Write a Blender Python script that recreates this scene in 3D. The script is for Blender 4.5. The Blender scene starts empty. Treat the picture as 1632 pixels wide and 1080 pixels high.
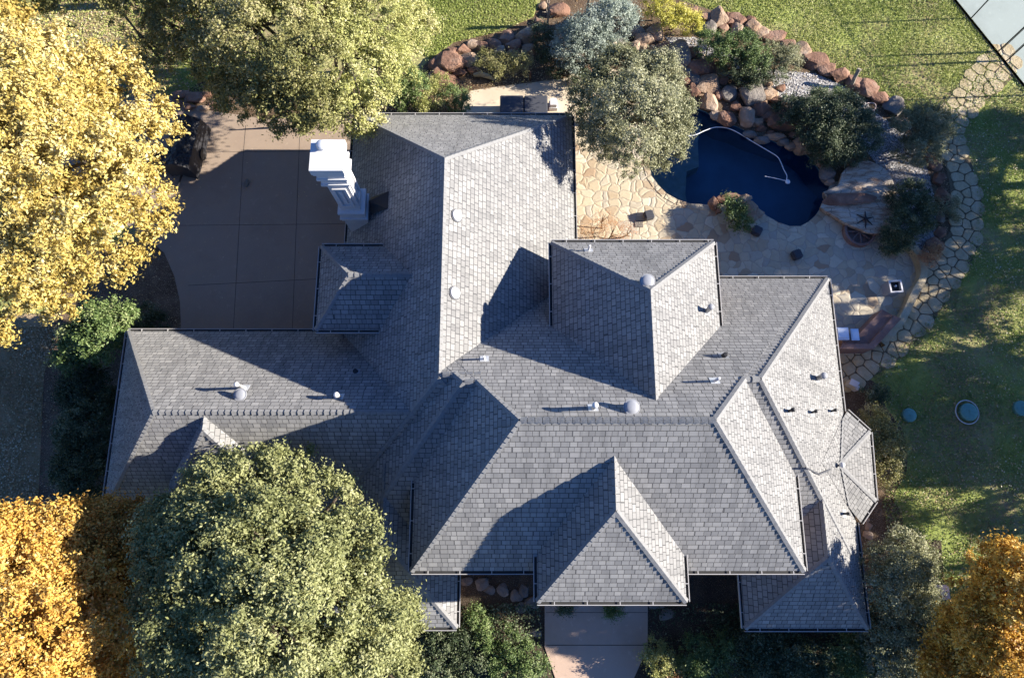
import bpy, bmesh, math, random
import numpy as np
from mathutils import Vector, Matrix, noise
from mathutils.geometry import tessellate_polygon

# ---------------------------------------------------------------- camera, sky, sun
F, TH, CX, HC = 1080.455, math.radians(13.611), 821.1, 32.0      # focal length in photo pixels, tilt, centre, altitude
SE, SA = math.radians(24.3), math.radians(2.6)                    # sun elevation, degrees north of east
sc = bpy.context.scene
cd = bpy.data.cameras.new('camera'); cam = bpy.data.objects.new('camera', cd)
sc.collection.objects.link(cam); sc.camera = cam
cam.location = (0, 0, HC); cam.rotation_euler = (TH, 0, 0)
cd.sensor_width = 36; cd.lens = 36*F/1632; cd.shift_x = -(CX-816)/1632; cd.clip_end = 3000
w = bpy.data.worlds.new("World"); sc.world = w; w.use_nodes = True
sky = w.node_tree.nodes.new('ShaderNodeTexSky'); sky.sky_type = 'NISHITA'; sky.sun_disc = False
sky.ozone_density = 5; sky.dust_density = 0.2; sky.sun_elevation = SE; sky.sun_rotation = math.pi/2 - SA
bg = w.node_tree.nodes['Background']; bg.inputs[1].default_value = 0.062
tn = w.node_tree.nodes.new('ShaderNodeMix'); tn.data_type = 'RGBA'; tn.blend_type = 'MULTIPLY'; tn.inputs[0].default_value = 1; tn.inputs[7].default_value = (.62, .82, 1.18, 1)
w.node_tree.links.new(sky.outputs[0], tn.inputs[6]); w.node_tree.links.new(tn.outputs[2], bg.inputs[0])   # blue tint multiplied onto the sky light to cool the shade
sd = bpy.data.lights.new('sun', 'SUN'); sun = bpy.data.objects.new('sun', sd); sc.collection.objects.link(sun)
sd.energy = 5.0; sd.angle = math.radians(0.5); sd.color = (1, .92, .805)
sv = Vector((math.cos(SE)*math.cos(SA), math.cos(SE)*math.sin(SA), math.sin(SE)))
sun.rotation_euler = sv.to_track_quat('Z', 'Y').to_euler()
sc.view_settings.view_transform = 'Standard'; sc.view_settings.look = 'None'
sc.view_settings.exposure = 1.58; sc.view_settings.gamma = 1
sc.cycles.max_bounces = 6; sc.cycles.transparent_max_bounces = 12

# ---------------------------------------------------------------- helpers
C = sc.collection
rnd = random.Random(7)
def ray(px, py):
    a = (px-CX)/F; b = -(py-540)/F; c, s = math.cos(TH), math.sin(TH)
    return (a, b*c+s, b*s-c)
def P(px, py, z=0.0):
    r = ray(px, py); t = (z-HC)/r[2]
    return Vector((r[0]*t, r[1]*t, z))
def RP(px, py, pl):                     # where the sight line meets the roof plane z=ax+by+c
    r = ray(px, py); t = (pl[2]-HC)/(r[2]-pl[0]*r[0]-pl[1]*r[1])
    return Vector((r[0]*t, r[1]*t, HC+r[2]*t))
def obj(name, mesh, mat=None, parent=None, loc=None):
    o = bpy.data.objects.new(name, mesh); C.objects.link(o)
    if mat is not None:
        for m in (mat if isinstance(mat, (list, tuple)) else [mat]): mesh.materials.append(m)
    if parent: o.parent = parent; 
    if loc: o.location = loc
    return o
def empty(name, loc=(0, 0, 0)):
    o = bpy.data.objects.new(name, None); C.objects.link(o); o.location = loc; o.empty_display_size = .3
    return o
def tag(o, label=None, cat=None, group=None, kind=None):
    if label: o['label'] = label
    if cat: o['category'] = cat
    if group: o['group'] = group
    if kind: o['kind'] = kind
    return o
def keep(o, parent):                    # parent without moving (both built in world space)
    o.parent = parent; o.matrix_parent_inverse = Matrix.Translation(-parent.location); return o
class MB:
    def __init__(s): s.v = []; s.f = []; s.uv = None; s.m = []
    def add(s, vs, fs, mi=0):
        n = len(s.v); s.v += [tuple(v) for v in vs]
        for f in fs: s.f.append([i+n for i in f]); s.m.append(mi)
    def box(s, x0, x1, y0, y1, z0, z1, mi=0, M=None):
        vs = [Vector((x, y, z)) for z in (z0, z1) for x, y in ((x0, y0), (x1, y0), (x1, y1), (x0, y1))]
        if M: vs = [M @ v for v in vs]
        s.add(vs, [(3, 2, 1, 0), (4, 5, 6, 7), (0, 1, 5, 4), (1, 2, 6, 5), (2, 3, 7, 6), (3, 0, 4, 7)], mi)
    def tube(s, pts, r, n=8, mi=0, cap=True):
        pts = [Vector(p) for p in pts]; rr = r if isinstance(r, (list, tuple)) else [r]*len(pts)
        b = len(s.v)
        for i, p in enumerate(pts):
            d = (pts[min(i+1, len(pts)-1)]-pts[max(i-1, 0)]).normalized()
            u = d.orthogonal().normalized() if abs(d.z) > .9 else d.cross(Vector((0, 0, 1))).normalized()
            v = d.cross(u)
            for k in range(n):
                a = 2*math.pi*k/n; s.v.append(tuple(p+(u*math.cos(a)+v*math.sin(a))*rr[i]))
        for i in range(len(pts)-1):
            for k in range(n):
                a = b+i*n+k; c = b+i*n+(k+1) % n; s.f.append([a, c, c+n, a+n]); s.m.append(mi)
        if cap:
            s.f.append([b+k for k in range(n)][::-1]); s.m.append(mi)
            e = b+(len(pts)-1)*n; s.f.append([e+k for k in range(n)]); s.m.append(mi)
    def lathe(s, c, prof, n=20, mi=0, M=None):  # prof: (r,z)
        b = len(s.v)
        for r, z in prof:
            for k in range(n):
                a = 2*math.pi*k/n; v = Vector((r*math.cos(a), r*math.sin(a), z))
                if M: v = M @ v
                s.v.append(tuple(v+Vector(c)))
        for i in range(len(prof)-1):
            for k in range(n):
                a = b+i*n+k; q = b+i*n+(k+1) % n; s.f.append([a, q, q+n, a+n]); s.m.append(mi)
        e = b+(len(prof)-1)*n; s.f.append([e+k for k in range(n)]); s.m.append(mi)
    def mesh(s, name):
        me = bpy.data.meshes.new(name); me.from_pydata(s.v, [], s.f); me.polygons.foreach_set('material_index', s.m); me.update(); return me
    def build(s, name, mat, parent=None, smooth=False):
        me = s.mesh(name); o = obj(name, me, mat)
        if parent: keep(o, parent)
        if smooth: me.polygons.foreach_set('use_smooth', [True]*len(me.polygons))
        return o
    def thing(s, name, mat, label, cat, group=None, smooth=False, at=None):
        if at is not None:
            a = Vector(at); s.v = [tuple(Vector(v)-a) for v in s.v]
        o = s.build(name, mat, None, smooth)
        if at is not None: o.location = at
        return tag(o, label, cat, group)
def flat(name, pts, z, mat, holes=(), kind='structure', depth=0.0):
    loops = [[Vector((p[0], p[1], z)) for p in pts]]+[[Vector((p[0], p[1], z)) for p in h] for h in holes]
    tris = tessellate_polygon(loops); vs = [v for l in loops for v in l]
    m = MB(); m.add(vs, [])
    for t in tris:
        a, b, c = (vs[i] for i in t)
        m.f.append(list(t) if (b-a).cross(c-a).z > 0 else list(t)[::-1]); m.m.append(0)
    if depth:
        n = len(loops[0]); b = len(m.v)
        m.v += [(p[0], p[1], z-depth) for p in pts]
        for i in range(n): m.f.append([i, (i+1) % n, b+(i+1) % n, b+i]); m.m.append(0)
    o = m.build(name, mat); o['kind'] = kind; return o
def smoothline(pts, k=4, closed=False):
    out = []; n = len(pts); V = [Vector(p) for p in pts]
    for i in range(n if closed else n-1):
        p0 = V[(i-1) % n] if closed or i else V[0]; p1 = V[i]; p2 = V[(i+1) % n]; p3 = V[(i+2) % n] if closed or i+2 < n else V[-1]
        for j in range(k):
            t = j/k; out.append(.5*((2*p1)+(p2-p0)*t+(2*p0-5*p1+4*p2-p3)*t*t+(3*p1-p0-3*p2+p3)*t**3))
    if not closed: out.append(V[-1])
    return out

# ---------------------------------------------------------------- materials
class NT:
    def __init__(s, name):
        s.m = bpy.data.materials.new(name); s.m.use_nodes = True; s.t = s.m.node_tree; s.b = s.t.nodes['Principled BSDF']
    def n(s, typ, **k):
        x = s.t.nodes.new('ShaderNode'+typ)
        for a, v in k.items():
            if a.startswith('_'): x.inputs[int(a[1:])].default_value = v
            else: setattr(x, a, v)
        return x
    def l(s, a, b): s.t.links.new(a, b)
    def math(s, op, a, b=None, c=None):
        x = s.t.nodes.new('ShaderNodeMath'); x.operation = op
        for i, q in enumerate((a, b, c)):
            if q is None: continue
            if isinstance(q, (int, float)): x.inputs[i].default_value = q
            else: s.l(q, x.inputs[i])
        return x.outputs[0]
    def noise(s, vec, scale, detail=4, rough=.55):
        x = s.n('TexNoise'); x.inputs['Scale'].default_value = scale; x.inputs['Detail'].default_value = detail; x.inputs['Roughness'].default_value = rough
        if vec is not None: s.l(vec, x.inputs['Vector'])
        return x.outputs['Fac']
    def ramp(s, fac, stops, interp='LINEAR'):
        x = s.n('ValToRGB'); e = x.color_ramp.elements; x.color_ramp.interpolation = interp
        while len(e) < len(stops): e.new(.5)
        for i, (p, c) in enumerate(stops): e[i].position = p; e[i].color = (c[0], c[1], c[2], 1)
        s.l(fac, x.inputs[0]); return x.outputs[0]
    def mix(s, fac, a, b, mode='MIX'):
        x = s.n('Mix', data_type='RGBA', blend_type=mode)
        for i, q in ((0, fac), (6, a), (7, b)):
            if isinstance(q, (int, float)): x.inputs[i].default_value = q
            elif isinstance(q, (tuple, list)): x.inputs[i].default_value = (*q[:3], 1)
            else: s.l(q, x.inputs[i])
        return x.outputs[2]
    def bump(s, h, strength=.5, dist=.03):
        x = s.n('Bump'); x.inputs['Strength'].default_value = strength; x.inputs['Distance'].default_value = dist
        s.l(h, x.inputs['Height']); s.l(x.outputs[0], s.b.inputs['Normal'])
    def obj(s): return s.n('TexCoord').outputs['Object']
    def pos(s): return s.n('NewGeometry').outputs['Position']
    def base(s, c, rough=.85, spec=.3, metal=0):
        if isinstance(c, (tuple, list)): s.b.inputs['Base Color'].default_value = (*c[:3], 1)
        else: s.l(c, s.b.inputs['Base Color'])
        s.b.inputs['Roughness'].default_value = rough; s.b.inputs['Specular IOR Level'].default_value = spec; s.b.inputs['Metallic'].default_value = metal
        return s.m
def plain(name, col, rough=.6, var=.12, scale=6, spec=.3, metal=0, bump=0):
    t = NT(name); p = t.obj(); f = t.noise(p, scale)
    c = t.mix(f, tuple(x*(1-var) for x in col), tuple(min(1, x*(1+var)) for x in col))
    if bump: t.bump(f, bump, .02)
    return t.base(c, rough, spec, metal)
def shingle_mat():
    t = NT('grey_shingles'); uv = t.n('UVMap').outputs[0]; sp = t.n('SeparateXYZ'); t.l(uv, sp.inputs[0]); u, v = sp.outputs[0], sp.outputs[1]
    RH, BW = .212, .25
    vr = t.math('DIVIDE', v, RH); row = t.math('FLOOR', vr); vf = t.math('FRACT', vr)
    wn = t.n('TexWhiteNoise', noise_dimensions='1D'); t.l(row, wn.inputs['W'])
    off = t.math('MULTIPLY', wn.outputs[0], .3); half = t.math('MULTIPLY', t.math('MODULO', row, 2.0), .5)
    nn = t.n('TexNoise', noise_dimensions='2D'); cb = t.n('CombineXYZ'); t.l(t.math('MULTIPLY', u, 2.2), cb.inputs[0]); t.l(t.math('MULTIPLY', row, 7.31), cb.inputs[1]); t.l(cb.outputs[0], nn.inputs['Vector']); nn.inputs['Scale'].default_value = 1; nn.inputs['Detail'].default_value = 0
    ur = t.math('ADD', t.math('ADD', t.math('ADD', t.math('DIVIDE', u, BW), half), off), t.math('MULTIPLY', nn.outputs['Fac'], 1.1))
    col = t.math('FLOOR', ur); uf = t.math('FRACT', ur)
    w2 = t.n('TexWhiteNoise', noise_dimensions='2D'); c2 = t.n('CombineXYZ'); t.l(col, c2.inputs[0]); t.l(row, c2.inputs[1]); t.l(c2.outputs[0], w2.inputs['Vector'])
    tint = w2.outputs['Value']
    # joints: narrow side gaps and a dark butt line per row, its cast shadow put into the colour
    side = t.math('LESS_THAN', t.math('MULTIPLY', t.math('MINIMUM', uf, t.math('SUBTRACT', 1, uf)), BW), .012)
    butt = t.math('LESS_THAN', vf, .12)
    j = t.math('MAXIMUM', side, butt)
    p = t.pos(); big = t.noise(p, .35, 5, .6); fine = t.noise(p, 40, 3)
    c = t.ramp(tint, [(0, (.18, .18, .18)), (.3, (.235, .234, .23)), (.7, (.27, .268, .262)), (1, (.33, .325, .312))])
    c = t.mix(t.math('MULTIPLY', big, .45), c, (.30, .29, .27)); c = t.mix(t.math('MULTIPLY', fine, .25), c, (.15, .15, .155))
    st = t.n('Mapping'); st.inputs['Scale'].default_value = (2.2, .16, 1); t.l(uv, st.inputs[0])
    streak = t.noise(st.outputs[0], 1.0, 4, .65)
    c = t.mix(t.math('MULTIPLY', t.math('MAXIMUM', t.math('SUBTRACT', streak, .48), 0), 1.7), c, (.10, .10, .10))
    c = t.mix(butt, t.mix(side, c, (.09, .09, .092)), (.065, .065, .067))
    h = t.math('SUBTRACT', t.math('SUBTRACT', 1, t.math('MULTIPLY', vf, .7)), t.math('MULTIPLY', j, .8))
    h = t.math('ADD', h, t.math('MULTIPLY', tint, .35))
    t.bump(h, .7, .022); t.b.inputs['Diffuse Roughness'].default_value = 0.25; return t.base(c, .9, .15)
def leaf_mat(name, stops, trans=.35):
    t = NT(name); a = t.n('Attribute', attribute_name='tint').outputs['Fac']
    c = t.ramp(a, stops); m = t.base(c, .55, .35)
    tr = t.n('BsdfTranslucent'); t.l(c, tr.inputs[0]); mx = t.n('MixShader'); mx.inputs[0].default_value = trans
    out = t.t.nodes['Material Output']; t.l(t.b.outputs[0], mx.inputs[1]); t.l(tr.outputs[0], mx.inputs[2]); t.l(mx.outputs[0], out.inputs[0])
    return m
def rock_mat(name, a, b, c):
    t = NT(name); p = t.pos(); f = t.noise(p, 1.3, 6, .6); g = t.noise(p, 7, 6, .65)
    col = t.ramp(f, [(.3, a), (.5, b), (.7, c)]); col = t.mix(t.math('MULTIPLY', g, .5), col, tuple(x*.45 for x in a))
    t.bump(g, .9, .08); return t.base(col, .9, .2)
def voro_stone(name, scale, stops, joint, jw=.03, rnds=1.0, stretch=(1, 1, 1), patch=None):
    t = NT(name); p = t.pos(); mp = t.n('Mapping'); mp.inputs['Scale'].default_value = stretch
    nz = t.n('TexNoise'); nz.inputs['Scale'].default_value = 1.5; t.l(p, nz.inputs['Vector'])
    ad = t.n('VectorMath', operation='MULTIPLY_ADD'); t.l(nz.outputs['Color'], ad.inputs[0]); ad.inputs[1].default_value = (.55, .55, 0); t.l(p, ad.inputs[2]); t.l(ad.outputs[0], mp.inputs[0])
    v1 = t.n('TexVoronoi', voronoi_dimensions='2D'); v1.inputs['Scale'].default_value = scale; v1.inputs['Randomness'].default_value = rnds; t.l(mp.outputs[0], v1.inputs['Vector'])
    v2 = t.n('TexVoronoi', voronoi_dimensions='2D', feature='DISTANCE_TO_EDGE'); v2.inputs['Scale'].default_value = scale; v2.inputs['Randomness'].default_value = rnds; t.l(mp.outputs[0], v2.inputs['Vector'])
    sp = t.n('SeparateColor'); t.l(v1.outputs['Color'], sp.inputs[0])
    c = t.ramp(sp.outputs[0], stops); f = t.noise(p, 5, 6, .65); f2 = t.noise(p, 22, 4, .6)
    c = t.mix(t.math('MULTIPLY', f, .45), c, tuple(x*.55 for x in stops[0][1]))
    if patch:
        q = t.noise(p, .55, 4); c = t.mix(t.math('MULTIPLY', t.math('SMOOTH_MIN', t.math('MULTIPLY', t.math('SUBTRACT', q, .42), 4), 1, .1), .55), c, patch)
    jd = t.math('LESS_THAN', v2.outputs['Distance'], jw*scale)
    jn = t.math('MULTIPLY', jd, t.math('ADD', .45, t.math('MULTIPLY', f2, .8)))
    c = t.mix(jn, c, joint)
    h = t.math('ADD', t.math('MINIMUM', t.math('MULTIPLY', v2.outputs['Distance'], 6), 1), t.math('MULTIPLY', f2, .35)); h = t.math('ADD', h, t.math('MULTIPLY', sp.outputs[1], .4))
    t.bump(h, .6, .03); return t.base(c, .8, .3)
def grass_mat():
    t = NT('grass_ground'); p = t.pos(); a = t.noise(p, .25, 5, .6); b = t.noise(p, 3.0, 6, .7); d = t.noise(p, 14, 4, .7)
    c = t.ramp(a, [(.32, (.22, .28, .06)), (.46, (.30, .33, .09)), (.54, (.35, .30, .15)), (.62, (.34, .25, .16))])
    c = t.mix(t.ramp(b, [(.45, (0, 0, 0)), (.7, (1, 1, 1))]), c, (.34, .38, .12)); c = t.mix(t.math('MULTIPLY', d, .4), c, (.10, .12, .04))
    t.bump(t.math('ADD', b, d), .6, .07); return t.base(c, .95, .1)
def soil_mat(name, a, b, c2, spk=None):
    t = NT(name); p = t.pos(); f = t.noise(p, 1.2, 6, .65); g = t.noise(p, 16, 5, .7)
    c = t.ramp(f, [(.35, a), (.55, b), (.7, c2)]); c = t.mix(t.math('MULTIPLY', g, .5), c, tuple(x*.4 for x in a))
    if spk: c = t.mix(t.math('GREATER_THAN', t.noise(p, 30, 2), .64), c, spk)
    t.bump(g, 1.0, .06); return t.base(c, .95, .1)
def concrete_mat(name, a, b, speck=.5):
    t = NT(name); p = t.pos(); f = t.noise(p, .6, 6, .6); g = t.noise(p, 45, 3, .6); s = t.noise(p, 2.5, 5, .7)
    c = t.mix(f, a, b); c = t.mix(t.math('MULTIPLY', t.math('MAXIMUM', t.math('SUBTRACT', t.noise(p, .22, 6, .7), .5), 0), 1.6), c, tuple(x*.5 for x in a)); c = t.mix(t.math('MULTIPLY', g, speck), c, tuple(x*.5 for x in a)); c = t.mix(t.math('MULTIPLY', t.math('GREATER_THAN', s, .62), .2), c, tuple(x*1.25 for x in b))
    t.bump(g, .4, .01); return t.base(c, .9, .2)
M = {}
M['shingle'] = shingle_mat()
M['cap'] = plain('ridge_shingle', (.205, .205, .203), .9, .35, 9, .2, bump=.4)
M['white'] = plain('white_paint', (.55, .545, .54), .6, .16, 2.2, bump=.25)
M['gutter'] = plain('gutter_paint', (.40, .39, .38), .4, .12, 4)
M['gutter_in'] = plain('gutter_inside', (.03, .03, .03), .8, .3)
M['soffit'] = plain('soffit_paint', (.5, .47, .42), .6)
M['flash'] = plain('galvanised_flashing', (.55, .57, .6), .45, .15, 8, .5, .3)
M['ventgrey'] = plain('vent_paint', (.27, .28, .30), .5, .15, 8)
M['black'] = plain('black_coating', (.02, .02, .022), .5, .3)
M['dark'] = plain('dark_grey_plastic', (.06, .063, .075), .55, .25, 12)
M['lid'] = plain('green_plastic', (.10, .25, .23), .65, .25, 9)
M['ring'] = plain('pale_plastic_ring', (.5, .5, .5), .5)
M['hose'] = plain('white_hose', (.75, .78, .8), .4, .08)
M['steel'] = plain('brushed_steel', (.62, .68, .75), .3, .1, 20, .5, .5)
M['bark'] = plain('bark', (.10, .08, .06), .95, .35, 14, .1, bump=.8)
M['deadwood'] = plain('bare_wood', (.28, .24, .19), .9, .3, 10, .1, bump=.6)
M['brown'] = plain('brown_timber', (.10, .06, .045), .8, .3, 8)
M['tarp'] = plain('black_tarp', (.02, .02, .024), .6, .6, 3, .4, bump=.9)
M['soil'] = soil_mat('bed_soil', (.10, .065, .04), (.16, .11, .07), (.22, .17, .12), (.4, .33, .24))
M['mulch'] = soil_mat('dark_mulch', (.06, .045, .033), (.09, .07, .05), (.13, .10, .07), (.28, .22, .16))
M['litter'] = soil_mat('leaf_litter', (.13, .085, .055), (.19, .13, .09), (.26, .19, .13), (.6, .45, .28))
M['grass'] = grass_mat()
M['mix'] = soil_mat('leafy_ground', (.34, .25, .13), (.46, .34, .20), (.56, .41, .27), (.45, .36, .22))
M['drive'] = concrete_mat('aggregate_concrete', (.31, .235, .18), (.42, .33, .25))
M['walk'] = concrete_mat('walk_concrete', (.50, .36, .27), (.60, .45, .35))
M['sand'] = concrete_mat('pale_patio', (.58, .48, .35), (.68, .58, .44), .35)
M['court'] = concrete_mat('court_surface', (.31, .355, .325), (.34, .385, .355), .12)
M['joint'] = plain('joint', (.06, .05, .045), .9, .3)
M['patio'] = voro_stone('flagstone', 2.15, [(0, (.36, .25, .16)), (.12, (.48, .39, .26)), (.4, (.60, .53, .38)), (.6, (.45, .41, .33)), (.8, (.55, .47, .32)), (1, (.66, .60, .45))], (.33, .28, .22), .013)
t = NT('dappled_ledge_stone'); p_ = t.pos(); mp = t.n('Mapping'); mp.inputs['Scale'].default_value = (.9, 3.2, 1); mp.inputs['Rotation'].default_value = (0, 0, .12); t.l(p_, mp.inputs[0])
f = t.noise(mp.outputs[0], 1.4, 6, .65); g2 = t.noise(p_, 9, 5, .65); c = t.ramp(f, [(.34, (.22, .13, .09)), (.44, (.46, .33, .22)), (.56, (.62, .53, .40)), (.68, (.42, .38, .33))])  # stretched streaks: stone strata plus sun dapples, both put into the colour
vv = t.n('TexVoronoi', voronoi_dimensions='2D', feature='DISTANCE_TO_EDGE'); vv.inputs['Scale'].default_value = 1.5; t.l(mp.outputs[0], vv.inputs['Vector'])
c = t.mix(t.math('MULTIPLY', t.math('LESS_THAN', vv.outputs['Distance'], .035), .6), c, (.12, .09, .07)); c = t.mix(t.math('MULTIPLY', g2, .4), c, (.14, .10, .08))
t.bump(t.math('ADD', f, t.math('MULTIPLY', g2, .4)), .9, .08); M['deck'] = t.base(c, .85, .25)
M['pathstone'] = rock_mat('pale_stone', (.38, .30, .17), (.51, .42, .26), (.60, .51, .36))
M['gravel'] = voro_stone('gravel_stones', 14, [(0, (.16, .15, .15)), (.5, (.42, .40, .39)), (1, (.72, .70, .68))], (.05, .045, .04), .006)
M['rock'] = rock_mat('red_sandstone', (.17, .09, .06), (.28, .16, .11), (.40, .27, .20))
M['rock2'] = rock_mat('tan_sandstone', (.26, .16, .10), (.40, .28, .19), (.54, .43, .33))
M['rock3'] = rock_mat('grey_stone', (.16, .14, .12), (.24, .21, .18), (.32, .29, .25))
M['brick'] = rock_mat('red_masonry', (.20, .12, .10), (.27, .17, .14), (.32, .22, .19))
M['wall'] = rock_mat('tan_masonry', (.36, .25, .18), (.42, .31, .23), (.46, .36, .28))
M['plaster'] = plain('pool_plaster', (.05, .135, .215), .9, .45, .6)
M['step'] = plain('pool_step', (.20, .28, .27), .9, .5, 2.5)
M['glass'] = plain('window_glass', (.05, .06, .08), .08, .1, 2, .6)
def water_mat():
    t = NT('pool_water'); p = t.pos(); b = t.noise(p, 2.2, 3); bp = t.n('Bump'); bp.inputs['Strength'].default_value = .06; bp.inputs['Distance'].default_value = .05; t.l(b, bp.inputs['Height'])
    tr = t.n('BsdfTransparent'); tr.inputs[0].default_value = (.72, .87, .94, 1); gl = t.n('BsdfGlossy'); gl.inputs['Roughness'].default_value = .03; t.l(bp.outputs[0], gl.inputs['Normal'])
    fr = t.n('Fresnel'); fr.inputs[0].default_value = 1.33; t.l(bp.outputs[0], fr.inputs['Normal']); mx = t.n('MixShader')
    t.l(fr.outputs[0], mx.inputs[0]); t.l(tr.outputs[0], mx.inputs[1]); t.l(gl.outputs[0], mx.inputs[2]); t.l(mx.outputs[0], t.t.nodes['Material Output'].inputs[0]); return t.m
M['water'] = water_mat()
def pal(n, a, b, c, d, tr=.3): return leaf_mat(n, [(0, a), (.35, b), (.7, c), (1, d)], tr)
M['l_yellow'] = pal('yellow_leaves', (.29, .20, .045), (.48, .36, .09), (.61, .49, .15), (.73, .63, .32))
M['l_gold'] = pal('golden_leaves', (.44, .22, .04), (.60, .36, .07), (.70, .46, .11), (.78, .60, .24))
M['l_rust'] = pal('rusty_leaves', (.22, .10, .02), (.36, .18, .03), (.48, .26, .045), (.58, .36, .09))
M['l_orange'] = pal('orange_leaves', (.30, .14, .02), (.50, .27, .035), (.66, .40, .06), (.76, .54, .16))
M['l_sage'] = pal('sage_leaves', (.15, .165, .06), (.25, .265, .105), (.345, .355, .15), (.43, .425, .215))
M['l_lime'] = pal('lime_leaves', (.22, .24, .07), (.38, .39, .12), (.50, .49, .19), (.62, .57, .32))
M['l_olive'] = pal('olive_leaves', (.14, .14, .05), (.24, .24, .08), (.35, .33, .13), (.50, .44, .24))
M['l_green'] = pal('green_leaves', (.05, .09, .03), (.11, .17, .05), (.20, .27, .09), (.34, .38, .18))
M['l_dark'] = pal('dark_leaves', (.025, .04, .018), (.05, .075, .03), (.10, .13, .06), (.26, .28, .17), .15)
M['l_silver'] = pal('silver_leaves', (.16, .20, .16), (.28, .33, .27), (.38, .43, .36), (.50, .54, .46))
M['l_patio'] = pal('grey_green_leaves', (.11, .12, .06), (.22, .23, .12), (.34, .34, .19), (.46, .45, .30))
M['l_bright'] = pal('bright_yellow_leaves', (.40, .38, .06), (.55, .52, .09), (.66, .60, .14), (.72, .68, .28))
M['l_red'] = pal('reddish_leaves', (.28, .11, .05), (.44, .20, .09), (.55, .32, .16), (.60, .45, .25))
M['l_grass'] = pal('grass_blades', (.20, .26, .05), (.30, .36, .08), (.42, .44, .14), (.56, .52, .26))
M['l_grass2'] = pal('mixed_grass', (.20, .20, .09), (.24, .30, .08), (.31, .40, .10), (.50, .48, .26))
M['l_dim'] = pal('dim_grass', (.26, .20, .10), (.36, .27, .14), (.40, .32, .16), (.5, .40, .25))
M['l_fallen'] = pal('fallen_leaves', (.22, .13, .06), (.38, .26, .13), (.52, .42, .24), (.62, .56, .42), .1)
M['l_grav'] = leaf_mat('gravel_pieces', [(0, (.15, .14, .14)), (.5, (.45, .43, .42)), (1, (.8, .78, .76))], 0)

# ---------------------------------------------------------------- the setting: ground, paving, water
def px(pts, z=0.0): return [P(a, b, z) for a, b in pts]
POOLS = [(1095,168),(1070,185),(1050,215),(1036,245),(1034,265),(1038,280),(1048,295),(1062,309),(1080,319),(1100,325),(1130,327),(1160,326),(1185,326),(1205,332),(1222,345),(1240,355),(1258,361),(1275,361),(1288,354),(1300,343),(1310,328),(1316,310),(1325,290)]
POOLN = [(1125,178),(1150,195),(1175,202),(1195,212),(1225,222),(1250,232),(1275,238),(1292,252),(1306,272)]
pool = POOLS + POOLN[::-1]
poolw = px(pool)
far = 1500
flat('lawn', [(-far,-far),(far,-far),(far,far),(-far,far)], 0, M['grass'], holes=[poolw])
flat('planting_bed', px([(1095,168),(1060,130),(930,100),(905,125),(800,138),(745,150),(740,200),(560,200),(500,180),(430,190),(330,185),(290,150),(320,130),(520,150),(640,140),(686,94),(724,68),(800,50),(850,28),(872,-20),(900,-60),(1030,-50),(1065,-5),(1120,12),(1180,32),(1230,58),(1290,88),(1350,128),(1400,160),(1440,182),(1480,185),(1510,200),(1520,240),(1530,330),(1520,390),(1490,440),(1460,500),(1440,470),(1455,410),(1430,380),(1420,290),(1325,290)]+POOLN[::-1]), .010, M['soil'])
flat('gravel_bed', px([(1060,60),(1110,60),(1180,95),(1230,112),(1300,118),(1360,145),(1395,180),(1440,210),(1475,260),(1490,320),(1492,370),(1470,425),(1440,400),(1425,300),(1380,240),(1330,200),(1250,160),(1180,130),(1090,100)]), .020, M['gravel'])
flat('leafy_ground', px([(-120,500),(120,500),(70,600),(60,850),(-120,900)]), .006, M['mix'])
flat('leafy_ground', px([(-150,-60),(280,-60),(300,60),(260,150),(60,130),(-150,60)]), .006, M['mix'])
flat('litter_bed', px([(150,330),(150,400),(235,380),(262,403),(278,440),(287,480),(289,530),(205,560),(150,850),(60,830),(70,600),(100,440)]), .008, M['litter'])
flat('front_bed', px([(600,860),(1500,860),(1510,1000),(1470,1150),(560,1150)]), .006, M['mulch'])
flat('side_bed', smoothline(px([(1330,590),(1365,600),(1395,610),(1410,645),(1440,690),(1445,750),(1425,790),(1440,830),(1420,870),(1480,930),(1440,980),(1370,960),(1330,800)]),4,True), .007, M['soil'])
dr = flat('driveway', px([(180,120),(330,175),(420,190),(620,185),(620,600),(288,600),(289,530),(287,480),(278,440),(262,403),(235,380),(190,350),(60,330),(-200,330),(-200,120)]), .016, M['drive'])
jm = MB()
def strip(m, a, b, wd, z, mi=0):
    a = Vector(a); b = Vector(b); d = (b-a).normalized(); n = Vector((-d.y, d.x, 0))*wd/2
    m.add([(a-n).xy.to_3d()+Vector((0,0,z)), (b-n).xy.to_3d()+Vector((0,0,z)), (b+n).xy.to_3d()+Vector((0,0,z)), (a+n).xy.to_3d()+Vector((0,0,z))], [(0,1,2,3)], mi)
for a, b in (((372,530),(388,245)),((466,530),(478,210)),((300,455),(540,443)),((240,360),(560,357)),((388,245),(392,200)),((330,243),(500,241))):
    strip(jm, P(*a), P(*b), .02, .021)
o = jm.build('driveway_joint', M['joint']); o['kind'] = 'structure'
flat('front_walk', px([(868,930),(1032,930),(1032,1030),(1010,1080),(1006,1130),(894,1130),(885,1080),(868,1030)]), .045, M['walk'], depth=.05)
jm = MB(); strip(jm, P(870,1027), P(1031,1027), .03, .050); strip(jm, P(870,975), P(1031,975), .02, .050)
o = jm.build('walk_joint', M['joint']); o['kind'] = 'structure'
flat('patio', px([(735,215),(738,160),(750,145),(800,138),(905,125),(930,100),(1060,130)]+POOLS+[(1420,290),(1430,380),(1450,400),(1462,430),(1460,460),(1440,495),(1412,525),(1395,548),(1370,560),(1335,572),(1150,560),(880,430),(735,300)]), .035, M['patio'], depth=.04)
flat('side_patio', px([(738,225),(739,160),(751,146),(800,139),(905,127),(918,190),(918,225)]), .040, M['sand'])
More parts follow.
